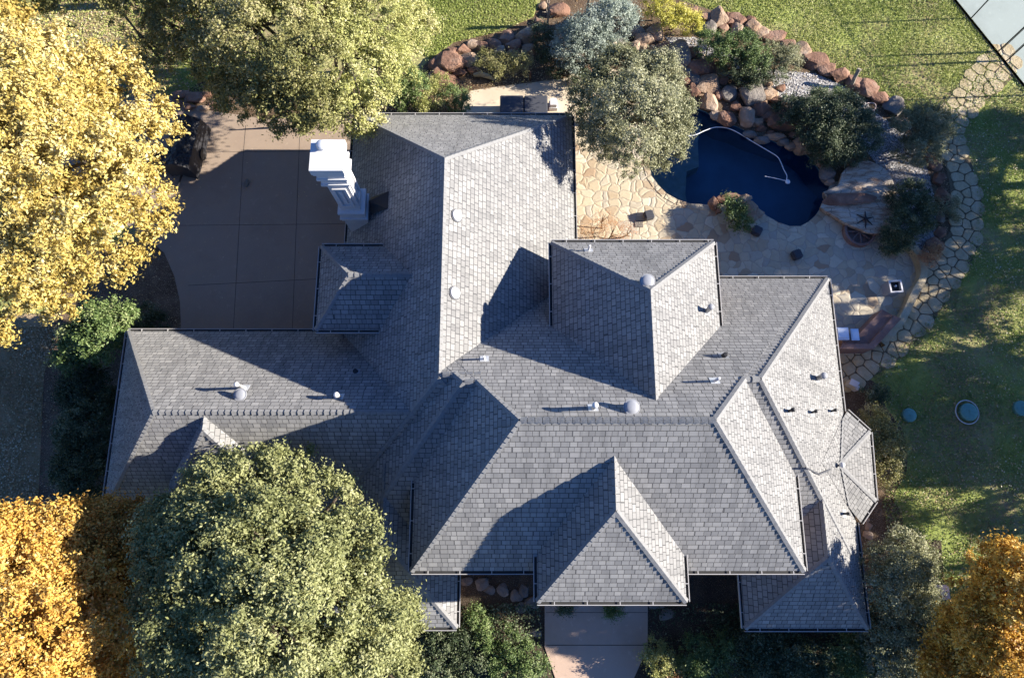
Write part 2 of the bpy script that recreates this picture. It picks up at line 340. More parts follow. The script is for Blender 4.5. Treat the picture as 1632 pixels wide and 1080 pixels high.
# pool basin, steps, water, coping
bs = MB(); nP = len(poolw)
bs.v = [(p.x, p.y, 0.0) for p in poolw]+[(p.x, p.y, -1.7) for p in poolw]
for i in range(nP): bs.f.append([i, (i+1) % nP, nP+(i+1) % nP, nP+i]); bs.m.append(0)
o = bs.build('pool_wall', M['plaster']); o['kind'] = 'structure'
flat('pool_floor', poolw, -1.7, M['plaster'])
flat('pool_step', px([(1034,265),(1036,245),(1050,215),(1070,185),(1085,176),(1088,205),(1078,240),(1068,270),(1072,300),(1078,318),(1062,309),(1048,295),(1038,280)], 0), -.28, M['step'], depth=.4)
flat('pool_shelf', px([(1085,176),(1095,168),(1125,178),(1118,215),(1120,255),(1100,262),(1098,300),(1104,325),(1079,318),(1072,300),(1068,270),(1078,240),(1088,205)], 0), -.75, M['step'], depth=.8)
flat('pool_water', poolw, -.08, M['water'])
cp = MB(); inner = px(POOLS[3:])
for i in range(len(inner)-1):
    a, b = inner[i], inner[i+1]; n = Vector((b.y-a.y, a.x-b.x, 0)).normalized()*.28
    if i < 2: n = n
    ctr = (a+b)/2
    if (ctr+n-P(1190,270)).length < (ctr-n-P(1190,270)).length: n = -n
    g = (b-a)*.03
    a2, b2 = a+g, b-g
    cp.add([(a2.x,a2.y,.06),(b2.x,b2.y,.06),((b2+n).x,(b2+n).y,.06),((a2+n).x,(a2+n).y,.06),(a2.x,a2.y,-.06),(b2.x,b2.y,-.06),((b2+n).x,(b2+n).y,.03),((a2+n).x,(a2+n).y,.03)], [(0,1,2,3),(0,4,5,1),(1,5,6,2),(2,6,7,3),(3,7,4,0)])
o = cp.build('pool_coping', M['patio']); o['kind'] = 'structure'
# tennis court corner
court = px([(1523,0),(1632,135),(1760,292),(2300,0),(1900,-330),(1400,-150)])
flat('tennis_court', court, .03, M['court'], depth=.05)
# stone path: irregular flat stones with soil joints
pathc = px([(1600,96),(1572,125),(1545,152),(1518,182),(1508,210),(1522,250),(1535,290),(1540,335),(1537,375),(1520,412),(1492,445),(1468,478),(1450,505),(1425,530),(1398,552),(1370,572),(1345,592)])
pathw = [.85,.85,.75,.7,.6,.55,.62,.66,.62,.7,.85,.9,.85,.9,.95,.9,.8]
cl = smoothline(pathc, 5)
def wat(i): 
    t = i/5; k = min(int(t), len(pathw)-2); return pathw[k]+(pathw[k+1]-pathw[k])*(t-k)
L = []; R_ = []
for i, p in enumerate(cl):
    d = (cl[min(i+1, len(cl)-1)]-cl[max(i-1, 0)]).normalized(); n = Vector((-d.y, d.x, 0)); L.append(p+n*(wat(i)+.12)); R_.append(p-n*(wat(i)+.12))
flat('path_soil', L+R_[::-1], .027, plain('path_joint', (.15, .12, .075), .95, .35, 9, .1, bump=.5))
seeds = []; rr = random.Random(3)
for i, p in enumerate(cl):
    pass
tries = 0
while tries < 9000:
    tries += 1; i = rr.randrange(len(cl)-1); q = cl[i].lerp(cl[i+1], rr.random()); a = rr.uniform(0, 6.28); q = q+Vector((math.cos(a), math.sin(a), 0))*rr.uniform(0, wat(i)-.12)
    dm = .30+.26*((noise.noise(q*1.9)+1)/2)+rr.uniform(-.05, .1)
    if all((q-s).length > dm for s in seeds): seeds.append(q)
def cell(s, others, rad):
    poly = [s+Vector((math.cos(a), math.sin(a), 0))*rad for a in [k*math.pi/5+rr.uniform(-.2,.2) for k in range(10)]]
    for o_ in others:
        d = o_-s; L_ = d.length
        if L_ > 2*rad: continue
        n = d/L_; m_ = L_/2-.024; out = []
        for k in range(len(poly)):
            a, b = poly[k], poly[(k+1) % len(poly)]; da = (a-s).dot(n)-m_; db = (b-s).dot(n)-m_
            if da <= 0: out.append(a)
            if da*db < 0: out.append(a+(b-a)*(da/(da-db)))
        poly = out
        if len(poly) < 3: return None
    return poly
ps = MB()
for s in seeds:
    pl = cell(s, [o_ for o_ in seeds if o_ is not s and (o_-s).length < 1.4], .46)
    if not pl: continue
    c = sum(pl, Vector())/len(pl); q = []
    n_ = len(pl)
    for k in range(n_):                  # cut the corners round
        a, b = pl[k], pl[(k+1) % n_]; q += [a.lerp(b, .15), a.lerp(b, .85)]
    h = .055+rr.uniform(0, .02); n_ = len(q)
    top = [(c+(v-c)*.93).xy.to_3d()+Vector((0,0,h)) for v in q]; mid = [v.xy.to_3d()+Vector((0,0,h-.02)) for v in q]; bot = [v.xy.to_3d()+Vector((0,0,.015)) for v in q]
    ps.add(top+mid+bot, [tuple(range(n_))]+[(n_+k, n_+(k+1) % n_, (k+1) % n_, k) for k in range(n_)]+[(2*n_+k, 2*n_+(k+1) % n_, n_+(k+1) % n_, n_+k) for k in range(n_)])
o = ps.build('stone_path', M['pathstone']); o['kind'] = 'structure'

# ---------------------------------------------------------------- the house
V = dict(Ax0=-7.681,Ax1=2.718,Ay1=18.036,Lx0=-17.093,Ly0=-.429,Ly1=7.374,Kx0=-7.739,Ky0=-3.068,Wx1=-2.344,Wy0=-4.813,Mx0=-3.744,Mx1=10.437,My0=-2.368,Ny=9.818,Ex1=14.077,Ey0=-2.909,Fx0=9.166,Fy0=-4.85,Cx0=1.474,Cx1=8.049,Cy1=10.27,Bx0=.771,Bx1=5.993,By0=-3.343,Dx0=-8.063,Dy0=6.802,Dy1=10.4)
Mz, Cz, Bz, Dz = 6.266, 6.223, 6.79, 5.46
def pS(y, s, z=3.0): return (0, s, z-s*y)
def pN(y, s, z=3.0): return (0, -s, z+s*y)
def pW(x, s, z=3.0): return (s, 0, z-s*x)
def pE(x, s, z=3.0): return (-s, 0, z+s*x)
PL = dict(AN=pN(V['Ay1'],1.051),AS=pS(V['Ly0'],1.182),AE=pE(V['Ax1'],1.032),AW=pW(V['Ax0'],1.112),LN=pN(V['Ly1'],1.044),LW=pW(V['Lx0'],1.119),
 KW=pW(V['Kx0'],1.008),KS=pS(V['Ky0'],.842),WE=pE(V['Wx1'],1.078),WS=pS(V['Wy0'],.818),MS=pS(V['My0'],.881,Mz),MW=pW(V['Mx0'],1.119,Mz),ME=pE(V['Mx1'],1.055,Mz),
 NN=pN(V['Ny'],1.047),EE=pE(V['Ex1'],1.057),ES=pS(V['Ey0'],.831),FW=pW(V['Fx0'],1.024),FS=pS(V['Fy0'],.878),CN=pN(V['Cy1'],1.133,Cz),CE=pE(V['Cx1'],1.051,Cz),CW=pW(V['Cx0'],1.133,Cz),
 BE=pE(V['Bx1'],1.027,Bz),BW=pW(V['Bx0'],1.157,Bz),BS=pS(V['By0'],.914,Bz),DW=pW(V['Dx0'],1.022,Dz),DN=pN(V['Dy1'],.913,Dz),DS=pS(V['Dy0'],.915,Dz))
def low(p, d): return (p[0], p[1], p[2]-d)
house = tag(empty('house', (0, 3, 0)), 'large house with many hipped grey shingle roofs and a white chimney', 'house')
def clip(poly, a, b, c):               # keep ax+by+c<=0
    out = []
    for k in range(len(poly)):
        p, q = poly[k], poly[(k+1) % len(poly)]; dp = a*p[0]+b*p[1]+c; dq = a*q[0]+b*q[1]+c
        if dp <= 1e-9: out.append(p)
        if dp*dq < -1e-14: t = dp/(dp-dq); out.append((p[0]+(q[0]-p[0])*t, p[1]+(q[1]-p[1])*t))
    return out
def setuv(me, faces):
    uvl = me.uv_layers.new(name='UVMap'); li = 0
    for fi, poly in enumerate(me.polygons):
        g = faces[fi]
        for k, vi in zip(poly.loop_indices, poly.vertices):
            co = me.vertices[vi].co
            if g is None: uvl.data[k].uv = (co.x+co.y, co.z); continue
            gl = math.hypot(g[0], g[1]); gx, gy = g[0]/gl, g[1]/gl
            uvl.data[k].uv = (co.x*(-gy)+co.y*gx+g[2], (co.x*gx+co.y*gy)*math.sqrt(1+gl*gl)+g[2]*3.3)
rk = random.Random(11)
def roof(planes, x0, x1, y0, y1, zb, label=None, caps=True, cf=None):
    m = MB(); gs = []; segs = []
    for i, p in enumerate(planes):
        poly = [(x0, y0), (x1, y0), (x1, y1), (x0, y1)]
        for j, q in enumerate(planes):
            if i != j: poly = clip(poly, p[0]-q[0], p[1]-q[1], p[2]-q[2])
            if len(poly) < 3: break
        if len(poly) < 3: continue
        h = lambda v: p[0]*v[0]+p[1]*v[1]+p[2]
        m.add([(v[0], v[1], h(v)) for v in poly], [tuple(range(len(poly)))]); gs.append((p[0], p[1], i*.137))
        for k in range(len(poly)):
            a, b = poly[k], poly[(k+1) % len(poly)]
            if math.dist(a, b) < .05: continue
            mid = ((a[0]+b[0])/2, (a[1]+b[1])/2); own = None
            for j, q in enumerate(planes):
                if j != i and abs(q[0]*mid[0]+q[1]*mid[1]+q[2]-h(mid)) < 1e-5: own = j
            A_ = Vector((*a, h(a))); B_ = Vector((*b, h(b)))
            if own is None:
                if min(A_.z, B_.z) > zb+.001:
                    m.add([A_, B_, (B_.x, B_.y, zb), (A_.x, A_.y, zb)], [(3, 2, 1, 0)], 1); gs.append(None)
            elif own > i:
                zm = (cf or {}).get((i, own), -9)
                if A_.z < B_.z: A_, B_ = B_, A_
                if A_.z <= zm: continue
                if B_.z < zm: B_ = B_.lerp(A_, (zm-B_.z)/(A_.z-B_.z))
                segs.append((A_, B_, p, planes[own]))
    m.add([(x0, y0, zb), (x1, y0, zb), (x1, y1, zb), (x0, y1, zb)], [(3, 2, 1, 0)], 1); gs.append(None)
    me = m.mesh('roof'); setuv(me, gs); o = obj('roof', me, [M['shingle'], M['soffit']]); keep(o, house)
    if label: o['label'] = label
    if caps and segs:
        c = MB()
        for A_, B_, p, q in segs:
            if A_.z > B_.z: A_, B_ = B_, A_          # start low
            capstrip(c, A_, B_, p, q)
        co = c.build('ridge_cap', M['cap']); co.parent = o; co.matrix_parent_inverse = o.matrix_parent_inverse.inverted() @ o.matrix_parent_inverse
        co.matrix_parent_inverse = Matrix.Translation(Vector((0, 0, 0)))
    return o
def capstrip(c, A_, B_, p, q, wd=.11, step=.235):
    L_ = (B_-A_).length; d = (B_-A_)/L_; n = max(1, int(L_/step)); st = L_/n
    def side(pl):
        nr = Vector((-pl[0], -pl[1], 1)).normalized(); t = d.cross(nr).normalized()
        mid = A_+t*.1; 
        if t.x*(-pl[0])+t.y*(-pl[1]) < 0: t = -t     # go downhill of that plane
        return t, nr
    tp, np_ = side(p); tq, nq = side(q)
    up = (np_+nq).normalized()
    for k in range(n):
        a = A_+d*(k*st); b = A_+d*(k*st+st*.90); h0 = .046+rk.uniform(0, .012); h1 = .022
        wj = wd*rk.uniform(.94, 1.06)
        v = [a+tp*wj+np_*h0, a+up*h0*1.15, a+tq*wj+nq*h0, b+tp*wj+np_*h1, b+up*h1*1.15, b+tq*wj+nq*h1]
        v += [a+tp*wj, a, a+tq*wj, b+tp*wj, b+tq*wj]
        c.add(v, [(0,1,4,3),(1,2,5,4),(6,7,1,0),(7,8,2,1),(0,3,9,6),(2,8,10,5)])
def fixparent(o): pass
HL = house.location
def sub(o, par):                        # sub-part of a mesh part that itself sits at the house origin offset
    o.parent = par; o.matrix_parent_inverse = Matrix.Identity(4)
v = V
rA = roof([PL['AN'],PL['AS'],PL['AE'],PL['AW']], v['Ax0'], v['Ax1'], v['Ly0'], v['Ay1'], 2.82)
roof([low(PL['AS'],.012),low(PL['NN'],.024),low(PL['AW'],.012)], -6, -1.2, 1.0, 5.5, 2.8, cf={(0,2):99,(1,2):99})
rL = roof([PL['LN'],low(PL['AS'],.006),PL['LW']], v['Lx0'], -3.6, v['Ly0'], v['Ly1'], 2.81)
rK = roof([PL['KW'],PL['KS'],low(PL['NN'],.010)], v['Kx0'], -1.1, -1.95, 6.2, 2.83, cf={(0,2):8.66})
rW = roof([low(PL['KW'],.008),PL['WE'],PL['WS']], v['Kx0'], v['Wx1'], v['Wy0'], 1.5, 2.84)
rM = roof([PL['MS'],PL['MW'],PL['ME'],PL['NN']], v['Mx0'], v['Mx1'], v['My0'], 6.6, Mz-.18, cf={(1,3):9.0,(2,3):8.88})
rN = roof([low(PL['NN'],.005)], -1.0, 8.5, 5.5, v['Ny'], 2.80, caps=False)
rE = roof([low(PL['NN'],.010),PL['EE'],PL['ES']], 7.9, v['Ex1'], -1.95, v['Ny']+.005, 2.805)
rF = roof([low(PL['EE'],.008),PL['FW'],PL['FS']], v['Fx0'], v['Ex1'], v['Fy0'], .5, 2.79)
rC = roof([PL['CN'],PL['CE'],PL['CW']], v['Cx0'], v['Cx1'], 3.0, v['Cy1'], Cz-.18)
rB = roof([PL['BS'],PL['BE'],PL['BW']], v['Bx0'], v['Bx1'], v['By0'], 1.8, Bz-.18)
rD = roof([PL['DW'],PL['DN'],PL['DS']], v['Dx0'], -3.8, v['Dy0'], v['Dy1'], Dz-.18)
# small hipped dormer on the west wing
jr = P(325, 668, 7.15); JX, JS = jr.x, P(323, 685, 7.15).y
JP = [pW(JX, 1.15, 7.15), pE(JX, 1.15, 7.15), pS(JS, 1.0, 7.15)]
rJ = roof(JP, JX-2.3, JX+2.3, JS-2.6, 3.35, 4.3)
# east bay with its faceted roof
g = MB(); gz = 3.0
b0, b1, b2, b3 = P(1350,655,gz), P(1386,688,gz), P(1395,797,gz), P(1372,832,gz)
ap0 = RP(1338, 741, PL['EE']); ap = P(1338, 741, ap0.z+.55)
n0 = RP(1341, 670, low(PL['EE'], -.02)); w0 = RP(1310, 737, low(PL['EE'], -.02)); s0 = RP(1351, 806, low(PL['EE'], -.02))
g.add([b0, b1, ap, n0], [(3,0,1,2)]); g.add([b1, b2, ap], [(0,2,1)]); g.add([b2, b3, s0, ap], [(0,3,2,1)]); g.add([n0, ap, w0], [(0,2,1)]); g.add([ap, s0, w0], [(0,2,1)])
lo = [Vector((q.x, q.y, 2.81)) for q in (b0, b1, b2, b3)]
for a, b in ((0,1),(1,2),(2,3)): g.add([(b0,b1,b2,b3)[a], (b0,b1,b2,b3)[b], lo[b], lo[a]], [(0,1,2,3)], 1)
me = g.mesh('roof'); bm = bmesh.new(); bm.from_mesh(me); bmesh.ops.recalc_face_normals(bm, faces=bm.faces)
for f in bm.faces:
    if f.material_index == 0 and f.normal.z < 0: f.normal_flip()
bm.to_mesh(me); bm.free()
gg = []
for f in me.polygons:
    nn = f.normal
    gg.append((-nn.x/nn.z, -nn.y/nn.z, .3) if abs(nn.z) > .1 else None)
setuv(me, gg); bay = obj('roof', me, [M['shingle'], M['soffit']]); keep(bay, house); bay['label'] = 'small faceted bay roof on the east side'
c = MB()
def gplane(nn, p0): return (-nn.x/nn.z, -nn.y/nn.z, 0)
def up_n(a, b, c_): 
    n = (b-a).cross(c_-a); return n if n.z > 0 else -n
q1 = gplane(up_n(b0,b1,ap),0); q2 = gplane(up_n(b1,b2,ap),0); q3 = gplane(up_n(b2,b3,ap),0); q4 = gplane(up_n(n0,ap,w0),0); q5 = gplane(up_n(ap,s0,w0),0)
capstrip(c, b1, ap, q1, q2, .09); capstrip(c, b2, ap, q2, q3, .09); capstrip(c, n0, ap, q4, q1, .09); capstrip(c, s0, ap, q5, q3, .09)
sub(c.build('ridge_cap', M['cap']), bay)
# gutters along the exposed eaves
def gutter(par, segs):
    runs = []
    for q in segs:
        for rn_ in runs:
            if any(abs(a-c)+abs(b-d) < .02 for k in rn_ for a, b in ((k[0],k[1]),(k[2],k[3])) for c, d in ((q[0],q[1]),(q[2],q[3]))): rn_.append(q); break
        else: runs.append([q])
    for rn_ in runs: gutter_run(par, rn_)
def gutter_run(par, segs):
    m = MB()
    for (x0, y0, x1, y1, z, nx, ny) in segs:
        n = Vector((nx, ny, 0)).normalized(); a = Vector((x0, y0, z)); b = Vector((x1, y1, z)); d = (b-a).normalized()
        def bx(o0, o1, z0, z1, mi, a=a, b=b):
            vs = [a+n*o0, b+n*o0, b+n*o1, a+n*o1]; vs = [q+Vector((0,0,z0)) for q in vs]+[q+Vector((0,0,z1)) for q in vs]
            m.add(vs, [(3,2,1,0),(4,5,6,7),(0,1,5,4),(1,2,6,5),(2,3,7,6),(3,0,4,7)], mi)
        bx(.004, .10, -.15, -.07, 1); bx(.10, .125, -.15, .0, 0)
        L_ = (b-a).length; k = .6
        while k < L_-.2:
            c0 = a+d*k; bx(.0, .10, -.02, .002, 0, c0-d*.014, c0+d*.014); k += 1.15
    sub(m.build('gutter', [M['gutter'], M['gutter_in']]), par)
gutter(rA, [(v['Ax0'],v['Ay1'],v['Ax1'],v['Ay1'],3,0,1),(v['Ax1'],9.95,v['Ax1'],v['Ay1'],3,1,0),(v['Ax0'],7.5,v['Ax0'],v['Ay1'],3,-1,0)])
gutter(rL, [(v['Lx0'],v['Ly1'],v['Ax0'],v['Ly1'],3,0,1),(v['Lx0'],v['Ly0'],v['Lx0'],v['Ly1'],3,-1,0),(v['Lx0'],v['Ly0'],-7.8,v['Ly0'],3,0,-1)])
gutter(rW, [(v['Wx1'],v['Wy0'],v['Wx1'],-2.0,3,1,0),(v['Kx0'],v['Wy0'],v['Wx1'],v['Wy0'],3,0,-1),(v['Kx0'],v['Wy0'],v['Kx0'],-.5,3,-1,0)])
gutter(rM, [(v['Mx0'],v['My0'],v['Mx0'],.82,Mz,-1,0),(v['Mx0'],v['My0'],v['Bx0'],v['My0'],Mz,0,-1),(v['Bx1'],v['My0'],v['Mx1'],v['My0'],Mz,0,-1),(v['Mx1'],v['My0'],v['Mx1'],1.04,Mz,1,0)])
gutter(rB, [(v['Bx0'],v['By0'],v['Bx0'],-1.78,Bz,-1,0),(v['Bx0'],v['By0'],v['Bx1'],v['By0'],Bz,0,-1),(v['Bx1'],v['By0'],v['Bx1'],-1.75,Bz,1,0)])
gutter(rE, [(v['Cx1'],v['Ny'],v['Ex1'],v['Ny'],3,0,1),(v['Ex1'],b0.y,v['Ex1'],v['Ny'],3,1,0)])
gutter(rF, [(v['Fx0'],v['Fy0'],v['Ex1'],v['Fy0'],3,0,-1),(v['Fx0'],v['Fy0'],v['Fx0'],-2.5,3,-1,0),(v['Ex1'],v['Fy0'],v['Ex1'],b3.y,3,1,0)])
gutter(rC, [(v['Cx0'],v['Cy1'],v['Cx1'],v['Cy1'],Cz,0,1),(v['Cx0'],6.76,v['Cx0'],v['Cy1'],Cz,-1,0),(v['Cx1'],6.76,v['Cx1'],v['Cy1'],Cz,1,0)])
gutter(rD, [(v['Dx0'],v['Dy1'],-5.5,v['Dy1'],Dz,0,1),(v['Dx0'],v['Dy0'],v['Dx0'],v['Dy1'],Dz,-1,0),(v['Dx0'],v['Dy0'],-5.5,v['Dy0'],Dz,0,-1)])
def nrm(a, b, c=P(1340,740,3)):
    n = Vector(((b-a).y, -(b-a).x, 0)).normalized(); return n if (a-c).dot(n) > 0 else -n
gs_ = []
for a, b in ((b0,b1),(b1,b2),(b2,b3)):
    n = nrm(a, b); gs_.append((a.x,a.y,b.x,b.y,3,n.x,n.y))
gutter(bay, gs_)
# walls
wl = MB()
for x0, x1, y0, y1, z1 in ((v['Ax0']+.5,v['Ax1']-.5,3,v['Ay1']-.5,2.81),(v['Lx0']+.5,-5,v['Ly0']+.5,v['Ly1']-.5,2.80),(v['Kx0']+.5,v['Wx1']-.5,v['Wy0']+.5,2,2.82),(v['Mx0']+.5,v['Mx1']-.5,v['My0']+.5,6.3,Mz-.19),
    (-1,8.4,5.6,v['Ny']-.5,2.79),(8.0,v['Ex1']-.5,-1.5,v['Ny']-.5,2.795),(v['Fx0']+1.1,v['Ex1']-.51,v['Fy0']+.75,0,2.78),(v['Cx0']+.45,v['Cx1']-.45,4,v['Cy1']-.45,Cz-.19),(v['Bx0']+.45,v['Bx1']-.45,v['By0']+.12,1,Bz-.19),(v['Dx0']+.4,-4,v['Dy0']+.4,v['Dy1']-.4,Dz-.19),(JX-1.9,JX+1.9,JS-2.2,3,4.29)):
    wl.box(x0, x1, y0, y1, 0, z1)
bw = [Vector((q.x*.965, q.y, 0)) for q in (b0,b1,b2,b3)]; wl.add([q for q in bw]+[q+Vector((0,0,2.8)) for q in bw], [(0,1,5,4),(1,2,6,5),(2,3,7,6)])
wl.build('wall', M['wall'], house)
def window(cx, cy, cz, wd, ht, nx, ny):
    n = Vector((nx, ny, 0)); t = Vector((-ny, nx, 0)); R = Matrix(((t.x, n.x, 0), (t.y, n.y, 0), (0, 0, 1))).to_4x4(); T = Matrix.Translation((cx, cy, cz)) @ R
    f = MB(); e = .07
    for a in ((-wd/2-e,-wd/2),(wd/2,wd/2+e),(-.02,.02)): f.box(a[0], a[1], 0, .06, -ht/2-e, ht/2+e, M=T)
    for a in ((-ht/2-e,-ht/2),(ht/2,ht/2+e)): f.box(-wd/2, wd/2, 0, .058, a[0], a[1], M=T)
    fo = f.build('window', M['white'], house); p = MB(); p.box(-wd/2, wd/2, 0, .02, -ht/2, ht/2, M=T); sub(p.build('pane', M['glass']), fo)
for x in (-14.5,-12,-9.5): window(x, v['Ly1']-.5, 1.6, 1.3, 1.3, 0, 1)
for y in (1.5,4.5): window(v['Lx0']+.5, y, 1.6, 1.3, 1.3, -1, 0)
for x in (-5,-2,.5): window(x, v['Ay1']-.5, 1.6, 1.3, 1.3, 0, 1)
for y in (12,14.5): window(v['Ax1']-.5, y, 1.5, 1.6, 1.6, 1, 0)
for x in (10,12.3): window(x, v['Ny']-.5, 1.4, 1.6, 1.9, 0, 1)
for x in (3.2,6.2): window(x, v['Cy1']-.45, 5.0, 1.2, 1.3, 0, 1)
for x in (-2,8): window(x, v['My0']+.5, 4.6, 1.2, 1.4, 0, -1); window(x, v['My0']+.5, 1.5, 1.4, 1.6, 0, -1)
window(v['Dx0']+.4, 8.6, 4.4, 1.2, 1.1, -1, 0)
d = MB(); d.box(2.6, 4.2, v['By0']+.07, v['By0']+.12, 0.05, 2.5); fo = d.build('door', M['brown'], house)
d = MB(); d.box(2.75, 2.8, v['By0']+.01, v['By0']+.07, 1.0, 1.25); sub(d.build('handle', M['steel']), fo)

# chimney
cm = MB(); y0, x0 = 11.9, -7.40
cm.box(x0, x0+.98, y0, y0+1.0, 2.0, 4.75)
cm.box(x0+.08, x0+.90, y0+.08, y0+.92, 4.7, 8.9)
ch = cm.build('chimney', M['white'], house); ch['label'] = 'tall white panelled chimney'
md = MB()
for z0, z1, e in ((4.75,4.93,.07),(4.93,5.0,.11),(5.0,5.38,.03),(5.38,5.52,.08)):
    md.box(x0-e, x0+.98+e, y0-e, y0+1.0+e, z0, z1)
sub(md.build('moulding', M['white']), ch); md = MB()
for z0, z1, e in ((8.0,8.12,.06),(8.12,8.5,.0),(8.5,8.62,.09),(8.62,8.95,.03),(8.95,9.08,.10)):
    md.box(x0-e, x0+.98+e, y0-e, y0+1.0+e, z0, z1)
sub(md.build('moulding', M['white']), ch)
pn = MB(); a, b, za, zc = x0+.22, x0+.76, 6.0, 7.6
for q in ((a,b,za,za+.09),(a,b,zc-.09,zc),(a,a+.09,za+.09,zc-.09),(b-.09,b,za+.09,zc-.09)): pn.box(q[0], q[1], y0+.01, y0+.079, q[2], q[3])
pn.box(a+.2, b-.2, y0+.03, y0+.079, za+.25, zc-.25)
pn2a, pn2b = y0+.22, y0+.78
for q in ((pn2a,pn2b,za,za+.09),(pn2a,pn2b,zc-.09,zc),(pn2a,pn2a+.09,za+.09,zc-.09),(pn2b-.09,pn2b,za+.09,zc-.09)): pn.box(x0+.901, x0+.96, q[0], q[1], q[2], q[3])
sub(pn.build('panel', M['white']), ch)
cc = MB(); cc.box(x0-.13, x0+1.11, y0-.13, y0+1.13, 9.08, 9.42); cap = cc.build('chimney_cap', M['white']); sub(cap, ch)
fl = MB(); fl.lathe((x0+.30, y0+.82, 9.42), [(.15,0),(.15,.12),(.19,.13),(.19,.2),(.12,.25),(.02,.27)], 20); sub(fl.build('flue', M['flash'], None, True), ch)
ck = MB(); bx_ = RP(603, 325, PL['AW']); bb = RP(598, 352, PL['AW'])
ck.add([bx_+Vector((-.3,.3,.02)), bx_+Vector((.55,.3,.62)), bx_+Vector((.55,-.5,.62)), bx_+Vector((-.3,-.5,.02)), bx_+Vector((-.3,-.1,.5))], [(0,1,4),(4,1,2),(3,4,2),(0,4,3)])
ck.build('chimney_cricket', M['black'], house)

# vents and pipes on the slopes
def pipe(px_, py_, pl, h=.45, r=.05, mat='white', hood=False):
    p = RP(px_, py_, PL[pl]); n = Vector((-PL[pl][0], -PL[pl][1], 1)).normalized()
    m = MB(); prof = [(r,-.1),(r,h)]
    if hood: prof += [(r*1.35,h),(r*1.35,h+.09),(r*.8,h+.14)]
    else: prof += [(r*.75,h+.003)]
    m.lathe(p, prof, 12); o = m.build('vent_pipe', M[mat], house, True)
    f = MB(); u = Vector((0,0,1)).cross(n).normalized(); w_ = n.cross(u)
    f.add([p+u*a+w_*b+n*.012 for a, b in ((-.16,-.2),(.16,-.2),(.16,.16),(-.16,.16))]+[p+u*a+w_*b-n*.01 for a, b in ((-.16,-.2),(.16,-.2),(.16,.16),(-.16,.16))], [(0,1,2,3),(0,4,5,1),(1,5,6,2),(2,6,7,3),(3,7,4,0)])
    sub(f.build('flashing', M['flash' if mat == 'white' else 'ventgrey']), o)  # darker flashing on non-white pipes: the vent shadow put into its colour
pipe(390,618,'LN',.75,.07,'white',True); pipe(541,632,'LN',.42,.08,'white',True); pipe(567,592,'LN',.12,.10,'black')
pipe(772,572,'NN',.42,.045); pipe(945,650,'NN',.62,.075,'white',True); pipe(1139,607,'NN',.55,.05); pipe(1153,567,'NN',.28,.09,'black')
pipe(938,399,'CN',.5,.045); pipe(1126,496,'CE',.55,.09,'ventgrey',True); pipe(1302,603,'EE',.6,.10,'ventgrey',True)
pipe(1257,655,'EE',.34,.06,'black',True); pipe(1294,657,'EE',.3,.05,'black',True); pipe(1325,655,'EE',.3,.05,'black',True); pipe(1345,818,'EE',.3,.05,'black',True)
def dome(px_, py_, pl, r, h, mat, name, label=None):
    p = RP(px_, py_, PL[pl]); n = Vector((-PL[pl][0], -PL[pl][1], 1)).normalized(); R = n.to_track_quat('Z', 'Y').to_matrix().to_4x4()
    if name == 'roof_vent': R = Matrix.Rotation(0, 4, 'X'); lift = .16
    else: lift = 0
    m = MB()
    if lift: m.lathe(p, [(r*.55,-.35),(r*.55,lift-.05)], 20)
    m.lathe(p+Vector((0,0,lift)), [(r*.9,0),(r,0.02),(r,.06*1.2),(r*.93,h*.4),(r*.75,h*.75),(r*.4,h*.95),(.01,h)], 28, M=R)
    o = m.build(name, M[mat], house, True)
    if name != 'roof_vent':
        f = MB(); f.lathe(p, [(r*1.2,-.02),(r*1.2,.035),(r*1.0,.036)], 28, M=R); sub(f.build('curb', M['dark']), o)  # curb wide and dark: the rim shadow under the dome put into its colour
dome(727,344,'AE',.22,.20,'white','sun_tunnel'); dome(724,467,'AE',.22,.20,'white','sun_tunnel')
dome(386,630,'LN',.25,.13,'ventgrey','roof_vent'); dome(1030,451,'CN',.27,.14,'ventgrey','roof_vent'); dome(1005,650,'NN',.27,.14,'ventgrey','roof_vent')
fn = MB(); fn.lathe(ap+Vector((0,0,.03)), [(.03,0),(.03,.08),(.09,.12),(.11,.2),(.08,.28),(.01,.3)], 16); fn.build('finial', M['white'], house, True)
wc = MB(); pts = [RP(a, b, low(PL['EE'], -.06)) for a, b in ((1284,745),(1291,748),(1300,753),(1306,755),(1316,751),(1326,746))]+[ap+Vector((-.05,0,.1))]
wc.tube(pts, .035, 6); wc.build('dark_roof_line', M['dark'], house)  # thin dark tube following a V-shaped line on the east slope
